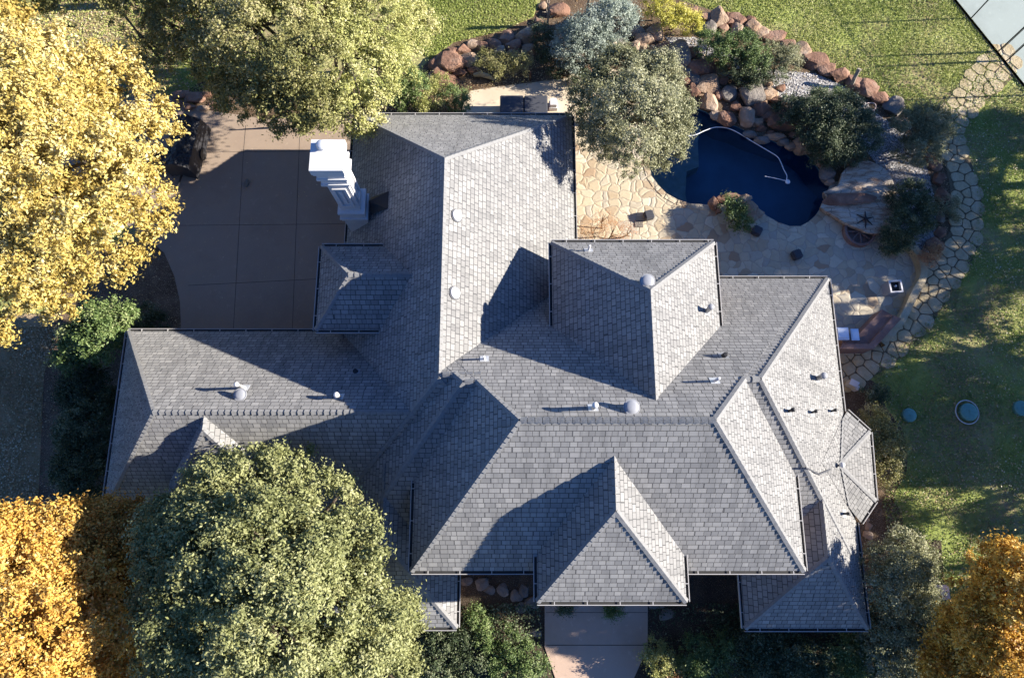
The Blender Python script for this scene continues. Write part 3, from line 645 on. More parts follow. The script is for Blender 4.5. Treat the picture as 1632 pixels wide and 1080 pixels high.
# ---------------------------------------------------------------- foliage
def crown_mesh(name, lobes, leaf, density, seed):
    """lobes: (x,y,z,r,rz). Leaves lie in many small sprays over the outer half of every lobe."""
    rg = np.random.default_rng(seed); LC = []; LN = []; TT = []
    for (x, y, z, r, rz) in lobes:
        area = 4*math.pi*((r*r+2*r*rz)/3); small = r < 1.35; nc = max(26, int(area*(9 if small else 3.4))); 
        dr_ = rg.normal(size=(nc, 3)); dr_ /= np.linalg.norm(dr_, axis=1)[:, None]; dr_[:, 2] = np.where(dr_[:, 2] < -.35, -dr_[:, 2], dr_[:, 2])
        rad = rg.uniform(.62, 1.06, nc)**.8
        cc_ = np.array([x, y, z])+dr_*rad[:, None]*np.array([r, r, rz])
        gp = np.sin(cc_[:, 0]*2.1+1.3*np.sin(cc_[:, 1]*1.7+seed))+np.sin(cc_[:, 1]*2.3+1.1*np.sin(cc_[:, 2]*2.0+cc_[:, 0]))+rg.normal(0, .35, nc)
        if not small: okc = gp > -1.25; dr_, cc_ = dr_[okc], cc_[okc]; nc = len(cc_)
        cr = np.clip(rg.normal(.21, .08, nc)*min(1, .5+r*.28), .07, .42)
        per = np.maximum(6, (density*cr**2*(60 if small else 60)).astype(int)); ct = rg.normal(0, .14, nc)+rg.normal(0, .12)
        idx = np.repeat(np.arange(nc), per); n = len(idx)
        # each spray is an outward cone of leaves
        off = rg.normal(size=(n, 3)); off /= np.linalg.norm(off, axis=1)[:, None]; off *= (rg.random(n)**.45*cr[idx]*np.where(rg.random(n) < .3, 2.1, .9))[:, None]
        ax = dr_[idx]*(rg.random(n)*cr[idx]*1.1)[:, None]
        LC.append(cc_[idx]+off*np.array([1, 1, .7])+ax)
        nr = rg.normal(size=(n, 3))*.75+dr_[idx]*.45+off*1.2/np.maximum(cr[idx], .1)[:, None]*.4+np.array([.25, 0, .35]); LN.append(nr/np.linalg.norm(nr, axis=1)[:, None])
        TT.append(np.clip(.5+ct[idx]+rg.normal(0, .20, n), 0, 1))
    c = np.concatenate(LC); nr = np.concatenate(LN); tt = np.concatenate(TT); keepm = c[:, 2] > .05; c, nr, tt = c[keepm], nr[keepm], tt[keepm]; n = len(c)
    print('CROWN', name, n)
    return quads(name, c, nr, leaf*.66, tt, rg, .5), c
def quads(name, c, nr, leaf, tt, rg, aspect=.62):
    n = len(c); h = rg.normal(size=(n, 3)); u = np.cross(nr, h); u /= np.linalg.norm(u, axis=1)[:, None]; w_ = np.cross(nr, u)
    s = (leaf*rg.uniform(.45, 1.15, n))[:, None]; k = aspect
    vs = np.empty((n, 4, 3)); bend = nr*s*.18
    vs[:, 0] = c-u*s; vs[:, 1] = c-w_*s*k+bend; vs[:, 2] = c+u*s; vs[:, 3] = c+w_*s*k+bend
    me = bpy.data.meshes.new(name); me.vertices.add(4*n); me.vertices.foreach_set('co', vs.reshape(-1).astype(np.float32))
    me.loops.add(4*n); me.loops.foreach_set('vertex_index', np.arange(4*n, dtype=np.int32)); me.polygons.add(n)
    me.polygons.foreach_set('loop_start', np.arange(0, 4*n, 4, dtype=np.int32)); me.polygons.foreach_set('loop_total', np.full(n, 4, dtype=np.int32))
    me.update(calc_edges=True); at = me.attributes.new('tint', 'FLOAT', 'FACE'); at.data.foreach_set('value', tt.astype(np.float32)); return me
def ppm(x, y, z): return (P(x+20, y, z)-P(x, y, z)).x/20       # metres per photo pixel there
def plant(name, cat, label, lobes, mat, leaf=.10, dens=60, trunk=None, seed=1, group=None, trunk_r=.2, bark='bark', rzf=.8):
    L_ = []
    for l in lobes:
        x, y, z, rp = l[:4]; p = P(x, y, z); r = rp*ppm(x, y, z); rz = min(r*(l[4] if len(l) > 4 else rzf), max(.3, z*.95)); L_.append((p.x, p.y, z, r, rz))
    tp = P(*trunk) if trunk else Vector((sum(l[0] for l in L_)/len(L_), sum(l[1] for l in L_)/len(L_), 0))
    root = tag(empty(name, (tp.x, tp.y, 0)), label, cat, group)
    me, _ = crown_mesh('crown' if cat == 'tree' else 'foliage', L_, leaf, dens, seed)
    keep(obj(me.name.split('.')[0], me, mat), root)
    m = MB(); r2 = random.Random(seed); zt = max(l[2] for l in L_)*.55
    if cat == 'tree':
        top = Vector((tp.x+.15, tp.y+.1, zt)); m.tube([tp-Vector((0,0,.1)), tp+Vector((.05,0,zt*.4)), top], [trunk_r*1.5, trunk_r, trunk_r*.75], 9)
        for l in L_:
            e = Vector(l[:3]); mid = top.lerp(e, .5)+Vector((0,0,.25)); m.tube([top-Vector((0,0,.2)), mid, e], [trunk_r*.6, trunk_r*.35, trunk_r*.15], 6)
            for k in range(6):
                a = r2.uniform(0, 6.28); f = e+Vector((math.cos(a)*l[3]*.75, math.sin(a)*l[3]*.75, r2.uniform(-.2,.6)*l[4])); m.tube([e.lerp(mid, .4), e.lerp(f, .5)+Vector((0,0,.1)), f], [trunk_r*.25, trunk_r*.13, .015], 5)
        m.build('trunk', M[bark], root)
    else:
        for l in L_:
            for k in range(5):
                a = r2.uniform(0, 6.28); f = Vector((l[0]+math.cos(a)*l[3]*.6, l[1]+math.sin(a)*l[3]*.6, l[2]+.3*l[4])); m.tube([Vector((l[0], l[1], -.05)).lerp(tp, .3), Vector((l[0], l[1], l[2]*.6)), f], [.05, .03, .01], 5)
        m.build('stem', M[bark], root)
    return root
T = 'tree'; S_ = 'shrub'
plant('yellow_tree', T, 'huge yellow autumn tree at the left edge beside the driveway', [(50,130,8.5,85),(-40,60,8,90),(170,150,7,70),(205,215,7,72),(30,230,9.5,120),(120,300,9.5,110),(205,330,7.5,72),(150,380,7.5,75),(40,370,8.5,110),(60,450,6.5,65),(-60,300,8.5,130),(10,480,6,60),(100,440,7,60),(-40,430,7,80)], M['l_yellow'], .125, 42, (90,300), 1, trunk_r=.4)
plant('golden_maple', T, 'bright golden tree in the lower left corner', [(40,860,6.5,55),(95,850,6.5,45),(20,940,7.5,80),(110,930,6.5,75),(50,1020,8,95),(160,1010,6,70),(-40,900,7,90),(140,1080,6,80),(40,1120,7,100),(190,1060,5,40)], M['l_gold'], .115, 50, (60,1000), 2, trunk_r=.3)
plant('rusty_maple', T, 'darker rust coloured tree between the golden tree and the big green tree', [(205, 842, 5.800000000000001, 40), (235, 850, 5.6, 32), (165, 850, 5.6, 50), (195, 890, 5.4, 42), (150, 900, 5.4, 48), (185, 950, 5.199999999999999, 38)], M['l_rust'], .10, 45, (170,900), 3, trunk_r=.14)
plant('sage_green_tree', T, 'big round pale green tree in front of the west wing, covering part of its roof', [(338,802,7.2,64),(400,770,7,62),(465,775,7,62),(520,820,7,62),(285,880,7.4,62), (268,835,6.3,42),(360,880,8.3,86),(450,880,8.8,95),(545,880,7.5,66),(570,950,7,70),(268,960,7,46),(320,970,8,88),(440,980,9,110),(540,1010,7.6,88),(295,1050,7.2,70),(380,1070,7.5,100),(500,1090,7.5,100),(615,990,5.5,50),(610,1060,5.5,50)], M['l_sage'], .105, 62, (430,940), 4, trunk_r=.4)
plant('orange_tree', T, 'orange autumn tree in the lower right corner', [(1600,900,6.8,38),(1630,930,7.8,52),(1560,950,6.6,42),(1590,1000,6.2,60),(1540,1020,4.6,50),(1640,1030,5.2,66),(1520,1070,4.2,46),(1590,1090,4.8,70),(1560,915,5,25),(1690,960,6.5,70)], M['l_orange'], .105, 50, (1600,1010), 5, trunk_r=.28)
plant('lime_tree', T, 'yellow green tree north of the chimney reaching over the roof corner', [(520, 30, 7.0, 70), (590, 40, 6.5, 68), (560, 110, 6.5, 72), (610, 125, 5.5, 50), (540, 170, 5.5, 50), (630, 70, 5.0, 48), (575, 185, 4.5, 34), (660, 40, 4.0, 32), (500, -20, 7.0, 80), (600, -30, 6.0, 70)], M['l_lime'], .095, 34, (560,120), 6, trunk_r=.25)
plant('olive_tree', T, 'loose olive green tree between the yellow tree and the lime green one', [(420, 50, 8.0, 72), (360, 20, 7.5, 62), (350, 80, 7.0, 38), (430, 115, 7.0, 62), (480, 90, 8.0, 60), (385, 145, 6.0, 42), (455, 165, 6.0, 48), (500, 168, 6.5, 45), (320, -20, 7.5, 60), (430, -40, 8.0, 80), (340, 110, 6.0, 30)], M['l_olive'], .10, 40, (430,110), 7, trunk_r=.25)
plant('shaded_oak', T, 'dark shaded tree in the upper left corner', [(30, 15, 6.5, 50), (110, -15, 6.5, 55), (200, 5, 6.5, 52), (280, 30, 6.0, 42), (310, 70, 5.5, 30), (250, 90, 5.0, 30), (200, -50, 7.5, 70), (280, -40, 7.5, 60)], M['l_olive'], .10, 30, (180,10), 8, trunk_r=.2)
plant('patio_tree', T, 'rounded grey green tree on the patio between roof and pool', [(990,120,4,42),(1040,125,4.2,42),(955,165,3.8,42),(1010,180,5.3,62),(1060,180,4.2,40),(960,215,4,36),(1010,230,4.5,50),(1058,232,3.8,34),(1080,205,3.6,22)], M['l_patio'], .085, 62, (1010,195), 9, trunk_r=.15)
plant('silver_bush', S_, 'silvery grey green bush at the top among the boulders', [(915,80,1.4,30),(940,55,1.8,34),(975,35,1.8,32),(960,80,1.3,26),(905,60,1.2,20),(990,25,1.2,20)], M['l_silver'], .075, 70, seed=10)
plant('yellow_bush', S_, 'small bright yellow bush on the rock edge north of the pool', [(1040,10,1,16),(1062,22,1,20),(1082,32,.9,18)], M['l_bright'], .065, 80, seed=11)
plant('yellow_bush', S_, 'little yellow mound touching the boulders at the lawn edge', [(1102,40,.8,17)], M['l_bright'], .065, 80, seed=12)
plant('green_bush', S_, 'sunlit green bush below the yellow bushes, left end of the slope', [(1130,72,1,20),(1150,80,1.1,22)], M['l_green'], .07, 70, seed=13)
plant('green_bush', S_, 'dark green bush in the middle of the rock slope beside the gravel', [(1185,75,1.1,24),(1205,95,1,22)], M['l_green'], .07, 70, seed=14)
plant('creeping_bush', S_, 'low dark creeper hanging over the boulders above the pool', [(1170,110,.6,22),(1205,118,.6,22),(1235,115,.6,18),(1185,130,.5,14)], M['l_dark'], .06, 80, seed=15)
plant('ornamental_grass', S_, 'tuft of dry ornamental grass beside the gravel at the lawn edge', [(1225,85,.7,16),(1252,98,.8,20),(1260,85,.6,12)], M['l_patio'], .06, 70, seed=16)
plant('juniper', S_, 'widest dark green spreading juniper northeast of the pool', [(1260,175,.8,24),(1300,180,1,32),(1340,190,1.1,38),(1370,215,1,30),(1325,230,.9,32),(1295,212,.9,26),(1350,245,.8,22)], M['l_dark'], .065, 85, seed=17)
plant('light_bush', S_, 'sunlit pale green bush at the north edge of the juniper', [(1310,158,.7,16),(1335,162,.7,16),(1352,180,.9,18)], M['l_green'], .06, 60, seed=18)
plant('grey_bush', S_, 'grey green bush next to the stone path at its bend', [(1450,205,1,28),(1480,200,1.1,30),(1470,240,1,28),(1500,215,.8,18),(1450,240,.8,20)], M['l_patio'], .065, 70, seed=19)
plant('dark_shrub', S_, 'dark green shrub between the raised stone deck and the gravel', [(1450,315,1,26),(1455,345,1.1,30),(1435,365,.9,26),(1420,385,.7,18),(1470,330,.8,16)], M['l_dark'], .065, 85, seed=20)
plant('planter_bush', S_, 'bright leafy bush growing in the rock planter at the pool edge', [(1165,330,.8,16),(1172,345,.8,18),(1185,352,.6,13)], M['l_green'], .075, 70, seed=21)
plant('bright_shrub', S_, 'bright green shrub at the northwest corner of the west wing', [(120,565,1.8,26),(150,505,2.2,24),(165,540,2.4,34),(200,510,2,22),(135,590,1.6,20),(180,495,1.8,16),(130,535,2,24)], M['l_green'], .10, 60, seed=22)
plant('low_shrub', S_, 'small dark bush against the driveway corner of the west wing', [(230,505,.8,18),(250,515,.7,14)], M['l_dark'], .07, 80, seed=23)
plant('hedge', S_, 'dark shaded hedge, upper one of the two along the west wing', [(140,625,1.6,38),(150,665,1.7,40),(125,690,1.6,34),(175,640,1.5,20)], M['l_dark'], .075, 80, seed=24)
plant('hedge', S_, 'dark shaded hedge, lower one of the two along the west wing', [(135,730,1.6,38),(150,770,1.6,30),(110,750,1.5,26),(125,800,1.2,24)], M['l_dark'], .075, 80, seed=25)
plant('shrub', S_, 'dense green and orange tinged shrub against the east bay of the house', [(1385,665,1,16),(1400,690,1.5,26),(1415,715,1.5,26),(1410,745,1.3,24),(1395,725,1.6,20)], M['l_olive'], .07, 75, seed=26)
plant('tall_grey_shrub', S_, 'tall grey green shrub beside the southeast corner of the roof', [(1440,870,3.4,26),(1405,900,3.2,28),(1445,905,4.0,32),(1470,890,2.6,22),(1420,940,3.6,32),(1460,945,2.8,30),(1400,960,2,22)], M['l_patio'], .08, 60, seed=27)
plant('tall_grey_shrub', S_, 'broad grey green shrub below the tall one beside the orange tree', [(1440,990,2.2,40),(1480,1010,2,30),(1400,1010,1.8,32),(1450,1040,2,40),(1400,1055,1.6,32)], M['l_patio'], .08, 60, seed=28)
plant('light_front_shrub', S_, 'pale sunlit shrub at the bottom edge right of the dark ground cover', [(1350,1040,1.2,26),(1375,1065,1.4,30),(1340,1075,1.2,26),(1360,1010,1,14)], M['l_green'], .075, 60, seed=29)
plant('front_shrub', S_, 'dark green shrub left of the front walk at the photo bottom', [(820,1030,.7,24,.6),(848,1052,.9,20),(800,1062,.6,24,.6),(775,1015,.5,20,.6),(835,1075,.8,20),(760,985,.4,16,.6)], M['l_green'], .075, 65, seed=30)
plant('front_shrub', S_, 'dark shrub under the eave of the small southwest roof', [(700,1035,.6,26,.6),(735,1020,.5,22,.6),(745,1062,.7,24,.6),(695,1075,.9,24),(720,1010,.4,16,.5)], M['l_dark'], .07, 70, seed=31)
plant('front_shrub', S_, 'yellowish green shrub just right of the front walk', [(1040,1035,.9,16),(1055,1055,1,20),(1070,1070,.9,16)], M['l_lime'], .07, 60, seed=32)
plant('red_shrub', S_, 'small reddish shrub at the bottom right of the front walk', [(1075,1085,.9,20),(1060,1092,.9,16)], M['l_red'], .065, 70, seed=33)
plant('front_shrub', S_, 'dark green shrub right of the yellowish one by the front walk', [(1110,1040,1,28),(1130,1065,1.1,28),(1100,1070,.9,22),(1150,1030,.9,22)], M['l_green'], .07, 60, seed=34)
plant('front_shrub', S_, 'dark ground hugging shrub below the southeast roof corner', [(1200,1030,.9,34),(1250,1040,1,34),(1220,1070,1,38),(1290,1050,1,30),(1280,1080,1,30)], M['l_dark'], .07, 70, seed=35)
plant('entry_plant', S_, 'small green plant on the front walk beneath the entry gable', [(980,972,.5,12),(972,965,.4,8)], M['l_green'], .06, 60, seed=36)
plant('entry_plant', S_, 'tiny dim plant at the left of the entry gable on the walk', [(900,968,.4,10)], M['l_dark'], .06, 60, seed=37)
plant('small_shrub', S_, 'dark green shrub beside the lime green tree behind the north wing', [(640,120,1.3,24),(660,140,1.2,24),(640,155,1,20)], M['l_green'], .075, 60, seed=38)
plant('small_shrub', S_, 'yellow green shrub left of the pale side patio', [(690,160,.9,18),(675,172,.8,14),(705,135,.8,16)], M['l_lime'], .07, 60, seed=39)
plant('small_shrub', S_, 'green shrub touching the pale side patio near the roof edge', [(722,158,1,18),(735,168,.8,14)], M['l_green'], .07, 60, seed=40)
plant('small_shrub', S_, 'dusty low bush below the boulder row near the pale patio', [(800,105,.7,20),(830,100,.7,18),(775,98,.6,16)], M['l_olive'], .06, 55, seed=41)
plant('small_shrub', S_, 'shadowed dark bush left of the silver bush', [(870,75,.9,20),(885,95,.8,20),(865,55,.8,16),(895,115,.6,16)], M['l_dark'], .06, 70, seed=42)
plant('dark_bush', S_, 'small very dark bush next to the white box by the east wall', [(1388,622,.7,14),(1400,630,.6,12)], M['l_dark'], .06, 55, seed=43)
plant('dry_grass', S_, 'orange dry grass tuft between the seat wall and the path', [(1478,415,.5,11),(1490,400,.5,9)], M['l_red'], .05, 60, seed=44)
plant('dry_grass', S_, 'dry grass tuft beside the boulders on the east edge', [(1512,325,.5,12),(1516,345,.5,10)], M['l_patio'], .05, 60, seed=45)
plant('low_green_tuft', S_, 'low green tuft under the stones at the lower gravel end', [(1440,385,.4,10),(1425,395,.4,10)], M['l_lime'], .05, 60, seed=46)
plant('dim_bush', S_, 'tall dark shrub between the north boulders and silver bush shadow', [(935,115,.8,18),(925,130,.7,14)], M['l_dark'], .06, 60, seed=47)
plant('sparse_shrub', S_, 'sparse reddish shrub on the flagstones in the corner of the tower roof', [(945,368,.9,20),(975,372,.9,22),(1000,372,.7,14),(960,350,.8,14)], M['l_red'], .035, 34, seed=48)
# trees beyond the east edge of the picture, whose shade falls over the east lawn and patio
og = random.Random(5)
for i, (x, y, h, r) in enumerate([(34,16.2,10.5,4.2),(35,12.0,12.5,4.2),(33,7,10.5,2.6),(38,5,13,3.6),(34,1.5,10,2.6),(37,-2,12,3.2),(33,-6,9.5,2.6),(36,-10,12,4),(30,-9,7.5,2.5),(46,14,16,4)]):
    root = tag(empty('shade_tree', (x, y, 0)), 'tall tree beyond the east edge shading the lawn, %s' % ['northernmost','second from the north','third from the north','fourth from the north','fifth from the north','fifth from the south','fourth from the south','third from the south','southernmost','farthest away'][i], 'tree', 'shade trees east of the lawn')
    lb = [(x+og.uniform(-r,r)*.7, y+og.uniform(-r,r)*.9, h*og.uniform(.4,.92), r*og.uniform(.16,.38), r*.22) for _ in range(12 if i > 3 else 22)]
    me, _ = crown_mesh('crown', lb, .17, (14, 13, 12, 11)[i] if i < 4 else 7, 100+i); keep(obj('crown', me, M['l_olive']), root)
    m = MB(); m.tube([(x,y,-.1),(x,y,h*.4),(x+.2,y,h*.75)], [.3,.22,.1], 8)
    for l in lb: m.tube([(x,y,h*.4), l[:3]], [.12,.03], 5)
    m.build('trunk', M['bark'], root)

# ground scatter: grass tufts, fallen leaves, gravel pieces (uncountable)
def inpoly(x, y, poly):
    r = np.zeros(len(x), bool); n = len(poly)
    for i in range(n):
        x1, y1 = poly[i][0], poly[i][1]; x2, y2 = poly[(i+1) % n][0], poly[(i+1) % n][1]
        if y1 == y2: continue
        c = ((y1 > y) != (y2 > y)) & (x < (x2-x1)*(y-y1)/(y2-y1)+x1); r ^= c
    return r
def scatter(name, poly, n, size, mat, z, seed, upright=0.0, clump=0, zr=0.0, aspect=.62, excl=(), hfun=None):
    rg = np.random.default_rng(seed); xs = [p[0] for p in poly]; ys = [p[1] for p in poly]
    x = rg.uniform(min(xs), max(xs), n); y = rg.uniform(min(ys), max(ys), n)
    m = inpoly(x, y, poly)
    for e in excl: m &= ~inpoly(x, y, e)
    if clump:
        m &= (np.sin(x*1.3+2*np.sin(y*.9))+np.sin(y*1.7+1.5*np.sin(x*1.1))+rg.normal(0, 1.2, n)) > clump
    x, y = x[m], y[m]; n = len(x)
    if upright:
        nr = np.stack([rg.normal(size=n)*.7+.35, rg.normal(size=n)*.6, rg.uniform(.5, 1.1, n)], 1)
    else: nr = np.stack([rg.normal(size=n)*.35, rg.normal(size=n)*.35, np.ones(n)], 1)
    nr /= np.linalg.norm(nr, axis=1)[:, None]
    tt = np.clip(.45+.13*(np.sin(x*.8+1)+np.sin(y*1.1+x*.3))+rg.normal(0, .2, n), 0, 1)
    me = quads(name, np.stack([x, y, z+rg.uniform(0, 1, n)*zr], 1), nr, size, tt, rg, aspect)
    return tag(obj(name, me, mat), kind='stuff')
lawnE = px([(1430,185),(1510,190),(1540,150),(1610,100),(1632,140),(1700,230),(1720,1120),(1480,1120),(1490,960),(1420,880),(1405,800),(1430,740),(1425,660),(1390,605),(1400,580),(1470,520),(1535,430),(1560,330),(1545,250),(1500,190)])
lawnN = px([(660,-30),(865,-30),(850,28),(800,50),(724,68),(686,94),(650,70)])
lawnN2 = px([(1065,-30),(1500,-30),(1530,10),(1600,95),(1560,135),(1515,180),(1440,180),(1400,158),(1350,126),(1290,86),(1230,56),(1180,30),(1120,10),(1070,-5)])
lawnW = px([(-60,520),(100,520),(70,600),(60,830),(-60,830)]); lawnNW = px([(-60,-30),(420,-30),(420,140),(200,160),(-60,60)])
def labs(o, l, c): o['label'] = l; o['category'] = c
labs(scatter('grass', lawnE, 150000, .06, M['l_grass2'], .03, 1, 1, -1.4, zr=.05, aspect=.35), 'green lawn grass on the east side with shade streaks', 'grass')
labs(scatter('grass', lawnN2, 85000, .06, M['l_grass'], .03, 2, 1, -1.6, zr=.04, aspect=.35), 'sunny lawn grass between rock edge and tennis court', 'grass')
labs(scatter('grass', lawnN, 26000, .07, M['l_grass'], .03, 3, 1, zr=.04, aspect=.35), 'sunny lawn grass north of the boulder row', 'grass')
labs(scatter('grass', lawnNW, 30000, .07, M['l_grass'], .03, 4, 1, zr=.04, aspect=.35), 'shaded grass beneath the trees in the upper left', 'grass')
labs(scatter('fallen_leaves', lawnE, 20000, .045, M['l_fallen'], .08, 5, 0, -.4, .03), 'pale fallen leaves strewn on the east lawn', 'leaves')
labs(scatter('fallen_leaves', px([(100,380),(235,380),(289,530),(205,600),(150,840),(-60,840),(-60,500)]), 5000, .05, M['l_fallen'], .03, 6, 0, .2, .03), 'scattered fallen leaves on the ground left of the west wing', 'leaves')
labs(scatter('grass', lawnW, 30000, .055, M['l_dim'], .02, 21, 1, -1.0, zr=.03, aspect=.35), 'dim brownish grass at the left edge beside the hedges', 'grass')
labs(scatter('fallen_leaves', lawnW, 7000, .05, M['l_fallen'], .06, 22, 0, -.6, .03), 'brown leaves fallen on the dim grass at the left edge', 'leaves')
labs(scatter('fallen_leaves', px([(220,200),(500,195),(540,360),(500,520),(290,520),(230,380)]), 420, .045, M['l_fallen'], .03, 23, 0, .9, .01), 'few leaves blown over the driveway', 'leaves')
labs(scatter('fallen_leaves', lawnNW, 5000, .06, M['l_fallen'], .08, 7, 0, 0, .03), 'fallen leaves under the upper left trees', 'leaves')
labs(scatter('fallen_leaves', px([(560,150),(760,100),(900,100),(900,130),(750,150),(740,200),(560,200)]), 3000, .05, M['l_fallen'], .03, 8, 0, 0, .03), 'leaves fallen on the bed behind the north wing', 'leaves')
frontbed = px([(600,960),(1480,960),(1480,1120),(600,1120)]); walk_ex = px([(862,900),(1038,900),(1038,1030),(1015,1130),(885,1130),(862,1030)])
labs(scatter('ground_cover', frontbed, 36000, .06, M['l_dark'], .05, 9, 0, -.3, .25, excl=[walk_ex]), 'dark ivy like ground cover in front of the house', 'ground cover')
gravel = px([(1060,60),(1110,60),(1180,95),(1230,112),(1300,118),(1360,145),(1395,180),(1440,210),(1475,260),(1490,320),(1492,370),(1470,425),(1440,400),(1425,300),(1380,240),(1330,200),(1250,160),(1180,130),(1090,100)])
labs(scatter('gravel', gravel, 26000, .045, M['l_grav'], .03, 10, 0, 0, .02, .8), 'loose white and grey gravel pieces around the shrubs', 'gravel')
labs(scatter('bed_litter', px([(1060,0),(1120,12),(1290,88),(1400,160),(1510,200),(1530,330),(1520,390),(1470,430),(1420,290),(1325,270),(1250,225),(1150,190),(1060,130),(930,100),(870,40),(900,-20)]), 7000, .045, M['l_fallen'], .025, 11, 0, 0, .03, excl=[poolw]), 'dry litter among the boulders of the rock garden', 'litter')

# ---------------------------------------------------------------- boulders
def rock(x, y, wpx, hpx, label, mat='rock', hz=None, rot=None, seed=None, z0=0.0, flatf=1.0, group='boulders of the rock garden', name='boulder'):
    rs = random.Random(seed if seed is not None else int(x*7+y*13)); s = ppm(x, y, 0); kk = rs.uniform(.9, 1.42); a, b = wpx*s/2*kk, hpx*s/2*kk*rs.uniform(.85, 1.15)
    h = (hz if hz is not None else (a+b)*.42)*flatf
    bm = bmesh.new(); bmesh.ops.create_icosphere(bm, subdivisions=3, radius=1)
    ang = rot if rot is not None else rs.uniform(0, 3.14); off = Vector((rs.uniform(0,99), rs.uniform(0,99), rs.uniform(0,99)))
    cuts = [(Vector((rs.gauss(0,1), rs.gauss(0,1), rs.gauss(.2,.8))).normalized(), rs.uniform(.5, .82)) for _ in range(15)]+[(Vector((rs.uniform(-.25,.25), rs.uniform(-.25,.25), 1)).normalized(), rs.uniform(.5,.75))]
    R = Matrix.Rotation(ang, 3, 'Z')
    for v_ in bm.verts:
        c = v_.co.copy()
        for n, d in cuts:
            t = c.dot(n)-d
            if t > 0: c -= n*t*.92
        c *= 1+.10*noise.noise(c*1.7+off)+.05*noise.noise(c*5+off)
        c = Vector((c.x*1.22, c.y*1.22, c.z)); c = R @ c; v_.co = Vector((c.x*a, c.y*b, (c.z+.35)*h))
    me = bpy.data.meshes.new(name); bm.to_mesh(me); bm.free()
    p = P(x, y, z0+h*.4); o = obj(name, me, M[mat]); o.location = (p.x, p.y, z0); tag(o, label, 'boulder' if name == 'boulder' else 'stone', group); return o
def row(pts, where, mats=('rock',), **k):
    n = len(pts); words = ['first','second','third','fourth','fifth','sixth','seventh','eighth','ninth','tenth','eleventh','twelfth','thirteenth','fourteenth','fifteenth','sixteenth','seventeenth','eighteenth','nineteenth','twentieth']
    for i, q in enumerate(pts):
        m = q[4] if len(q) > 4 else mats[i % len(mats)]
        adj = {'rock':'reddish','rock2':'tan','rock3':'grey'}[m]
        rock(q[0], q[1], q[2], q[3], '%s boulder, %s %s' % (adj, words[i], where), m, **k)
row([(692,103,24,22),(708,92,22,18),(722,83,22,16),(738,78,22,18),(755,72,20,18),(770,74,20,20),(786,72,18,24),(797,82,16,20),(808,60,22,18),(822,72,22,18),(836,58,24,22),(850,47,20,18),(857,34,18,16),(862,50,14,18)], 'from the left in the top row behind the north wing', ('rock','rock2','rock'))
row([(700,115,26,16),(722,100,40,26),(745,96,26,20),(733,115,26,16),(712,128,28,16),(690,122,16,20),(755,112,22,14),(820,85,24,18),(842,80,24,20)], 'from the left in the lower row behind the north wing', ('rock','rock','rock2'))
row([(888,18,40,28,'rock'),(866,10,18,18,'rock2')], 'beside the tall pole at the top edge')
row([(905,112,22,18,'rock3'),(925,98,20,18),(940,112,24,18),(958,92,18,14),(915,132,26,14,'rock3'),(972,70,26,16,'rock2'),(985,85,20,18)], 'around the foot of the silver bush', ('rock','rock3'))
row([(1012,50,30,22,'rock3'),(1030,62,26,24,'rock2'),(1045,50,22,26,'rock2'),(1012,72,16,14,'rock2'),(1025,76,14,12,'rock2'),(1040,78,18,14,'rock2'),(1055,76,18,20,'rock'),(988,68,20,22,'rock3')], 'in the cluster left of the grey slab by the yellow bushes')
rock(1078,92,26,44,'tall pale grey slab of rock standing left of the waterfall boulders','rock3',hz=.8,rot=.1)
row([(1090,20,20,20,'rock2'),(1105,22,20,24,'rock'),(1127,28,26,22,'rock'),(1145,30,22,26,'rock2'),(1128,46,24,22,'rock3'),(1160,30,18,22,'rock'),(1173,32,24,20,'rock'),(1177,46,22,20,'rock2'),(1200,42,26,24,'rock2'),(1153,44,16,26,'rock'),(1195,30,18,12,'rock')], 'from the left along the lawn edge above the green bushes')
row([(1212,52,34,22,'rock2'),(1232,60,36,22,'rock'),(1255,70,34,22,'rock'),(1275,84,34,26,'rock2'),(1296,97,36,26,'rock'),(1318,108,36,28,'rock'),(1340,118,36,30,'rock'),(1360,132,34,28,'rock'),(1382,143,36,28,'rock'),(1403,156,30,24,'rock'),(1424,170,28,28,'rock3'),(1436,192,24,18,'rock2')], 'from the left along the curved lawn edge toward the path', flatf=.7)
row([(1100,85,28,26,'rock'),(1120,105,46,26,'rock'),(1095,112,22,30,'rock3'),(1092,130,22,20,'rock'),(1143,110,20,16,'rock2'),(1160,105,20,16,'rock'),(1173,118,20,12,'rock'),(1108,128,24,20,'rock3')], 'in the tumbled group above the waterfall')
row([(1126,135,36,30,'rock2'),(1105,145,22,18,'rock'),(1132,165,30,30,'rock2'),(1155,188,26,22,'rock'),(1190,182,34,34,'rock2'),(1172,170,20,18,'rock'),(1165,150,30,28,'rock3'),(1145,150,18,18,'rock'),(1118,152,14,8,'rock2'),(1200,150,40,34,'rock3'),(1215,172,24,20,'rock'),(1192,120,18,16,'rock'),(1205,130,20,16,'rock')], 'in the waterfall pile against the pool')
row([(1245,195,50,36,'rock'),(1237,218,36,14,'rock2'),(1222,152,26,14,'rock2'),(1215,165,16,10,'rock2'),(1238,160,24,14,'rock'),(1285,232,34,22,'rock2'),(1308,250,20,32,'rock2'),(1318,275,20,28,'rock3'),(1196,214,22,10,'rock3'),(1215,222,18,10,'rock3'),(1265,215,22,14,'rock')], 'from the waterfall along the northeast pool edge')
row([(1138,322,16,22,'rock'),(1150,318,16,10,'rock'),(1198,335,26,30,'rock2'),(1205,340,18,18,'rock2'),(1165,313,24,8,'rock'),(1185,318,20,12,'rock2'),(1145,335,12,14,'rock')], 'around the planter bush at the south pool edge')
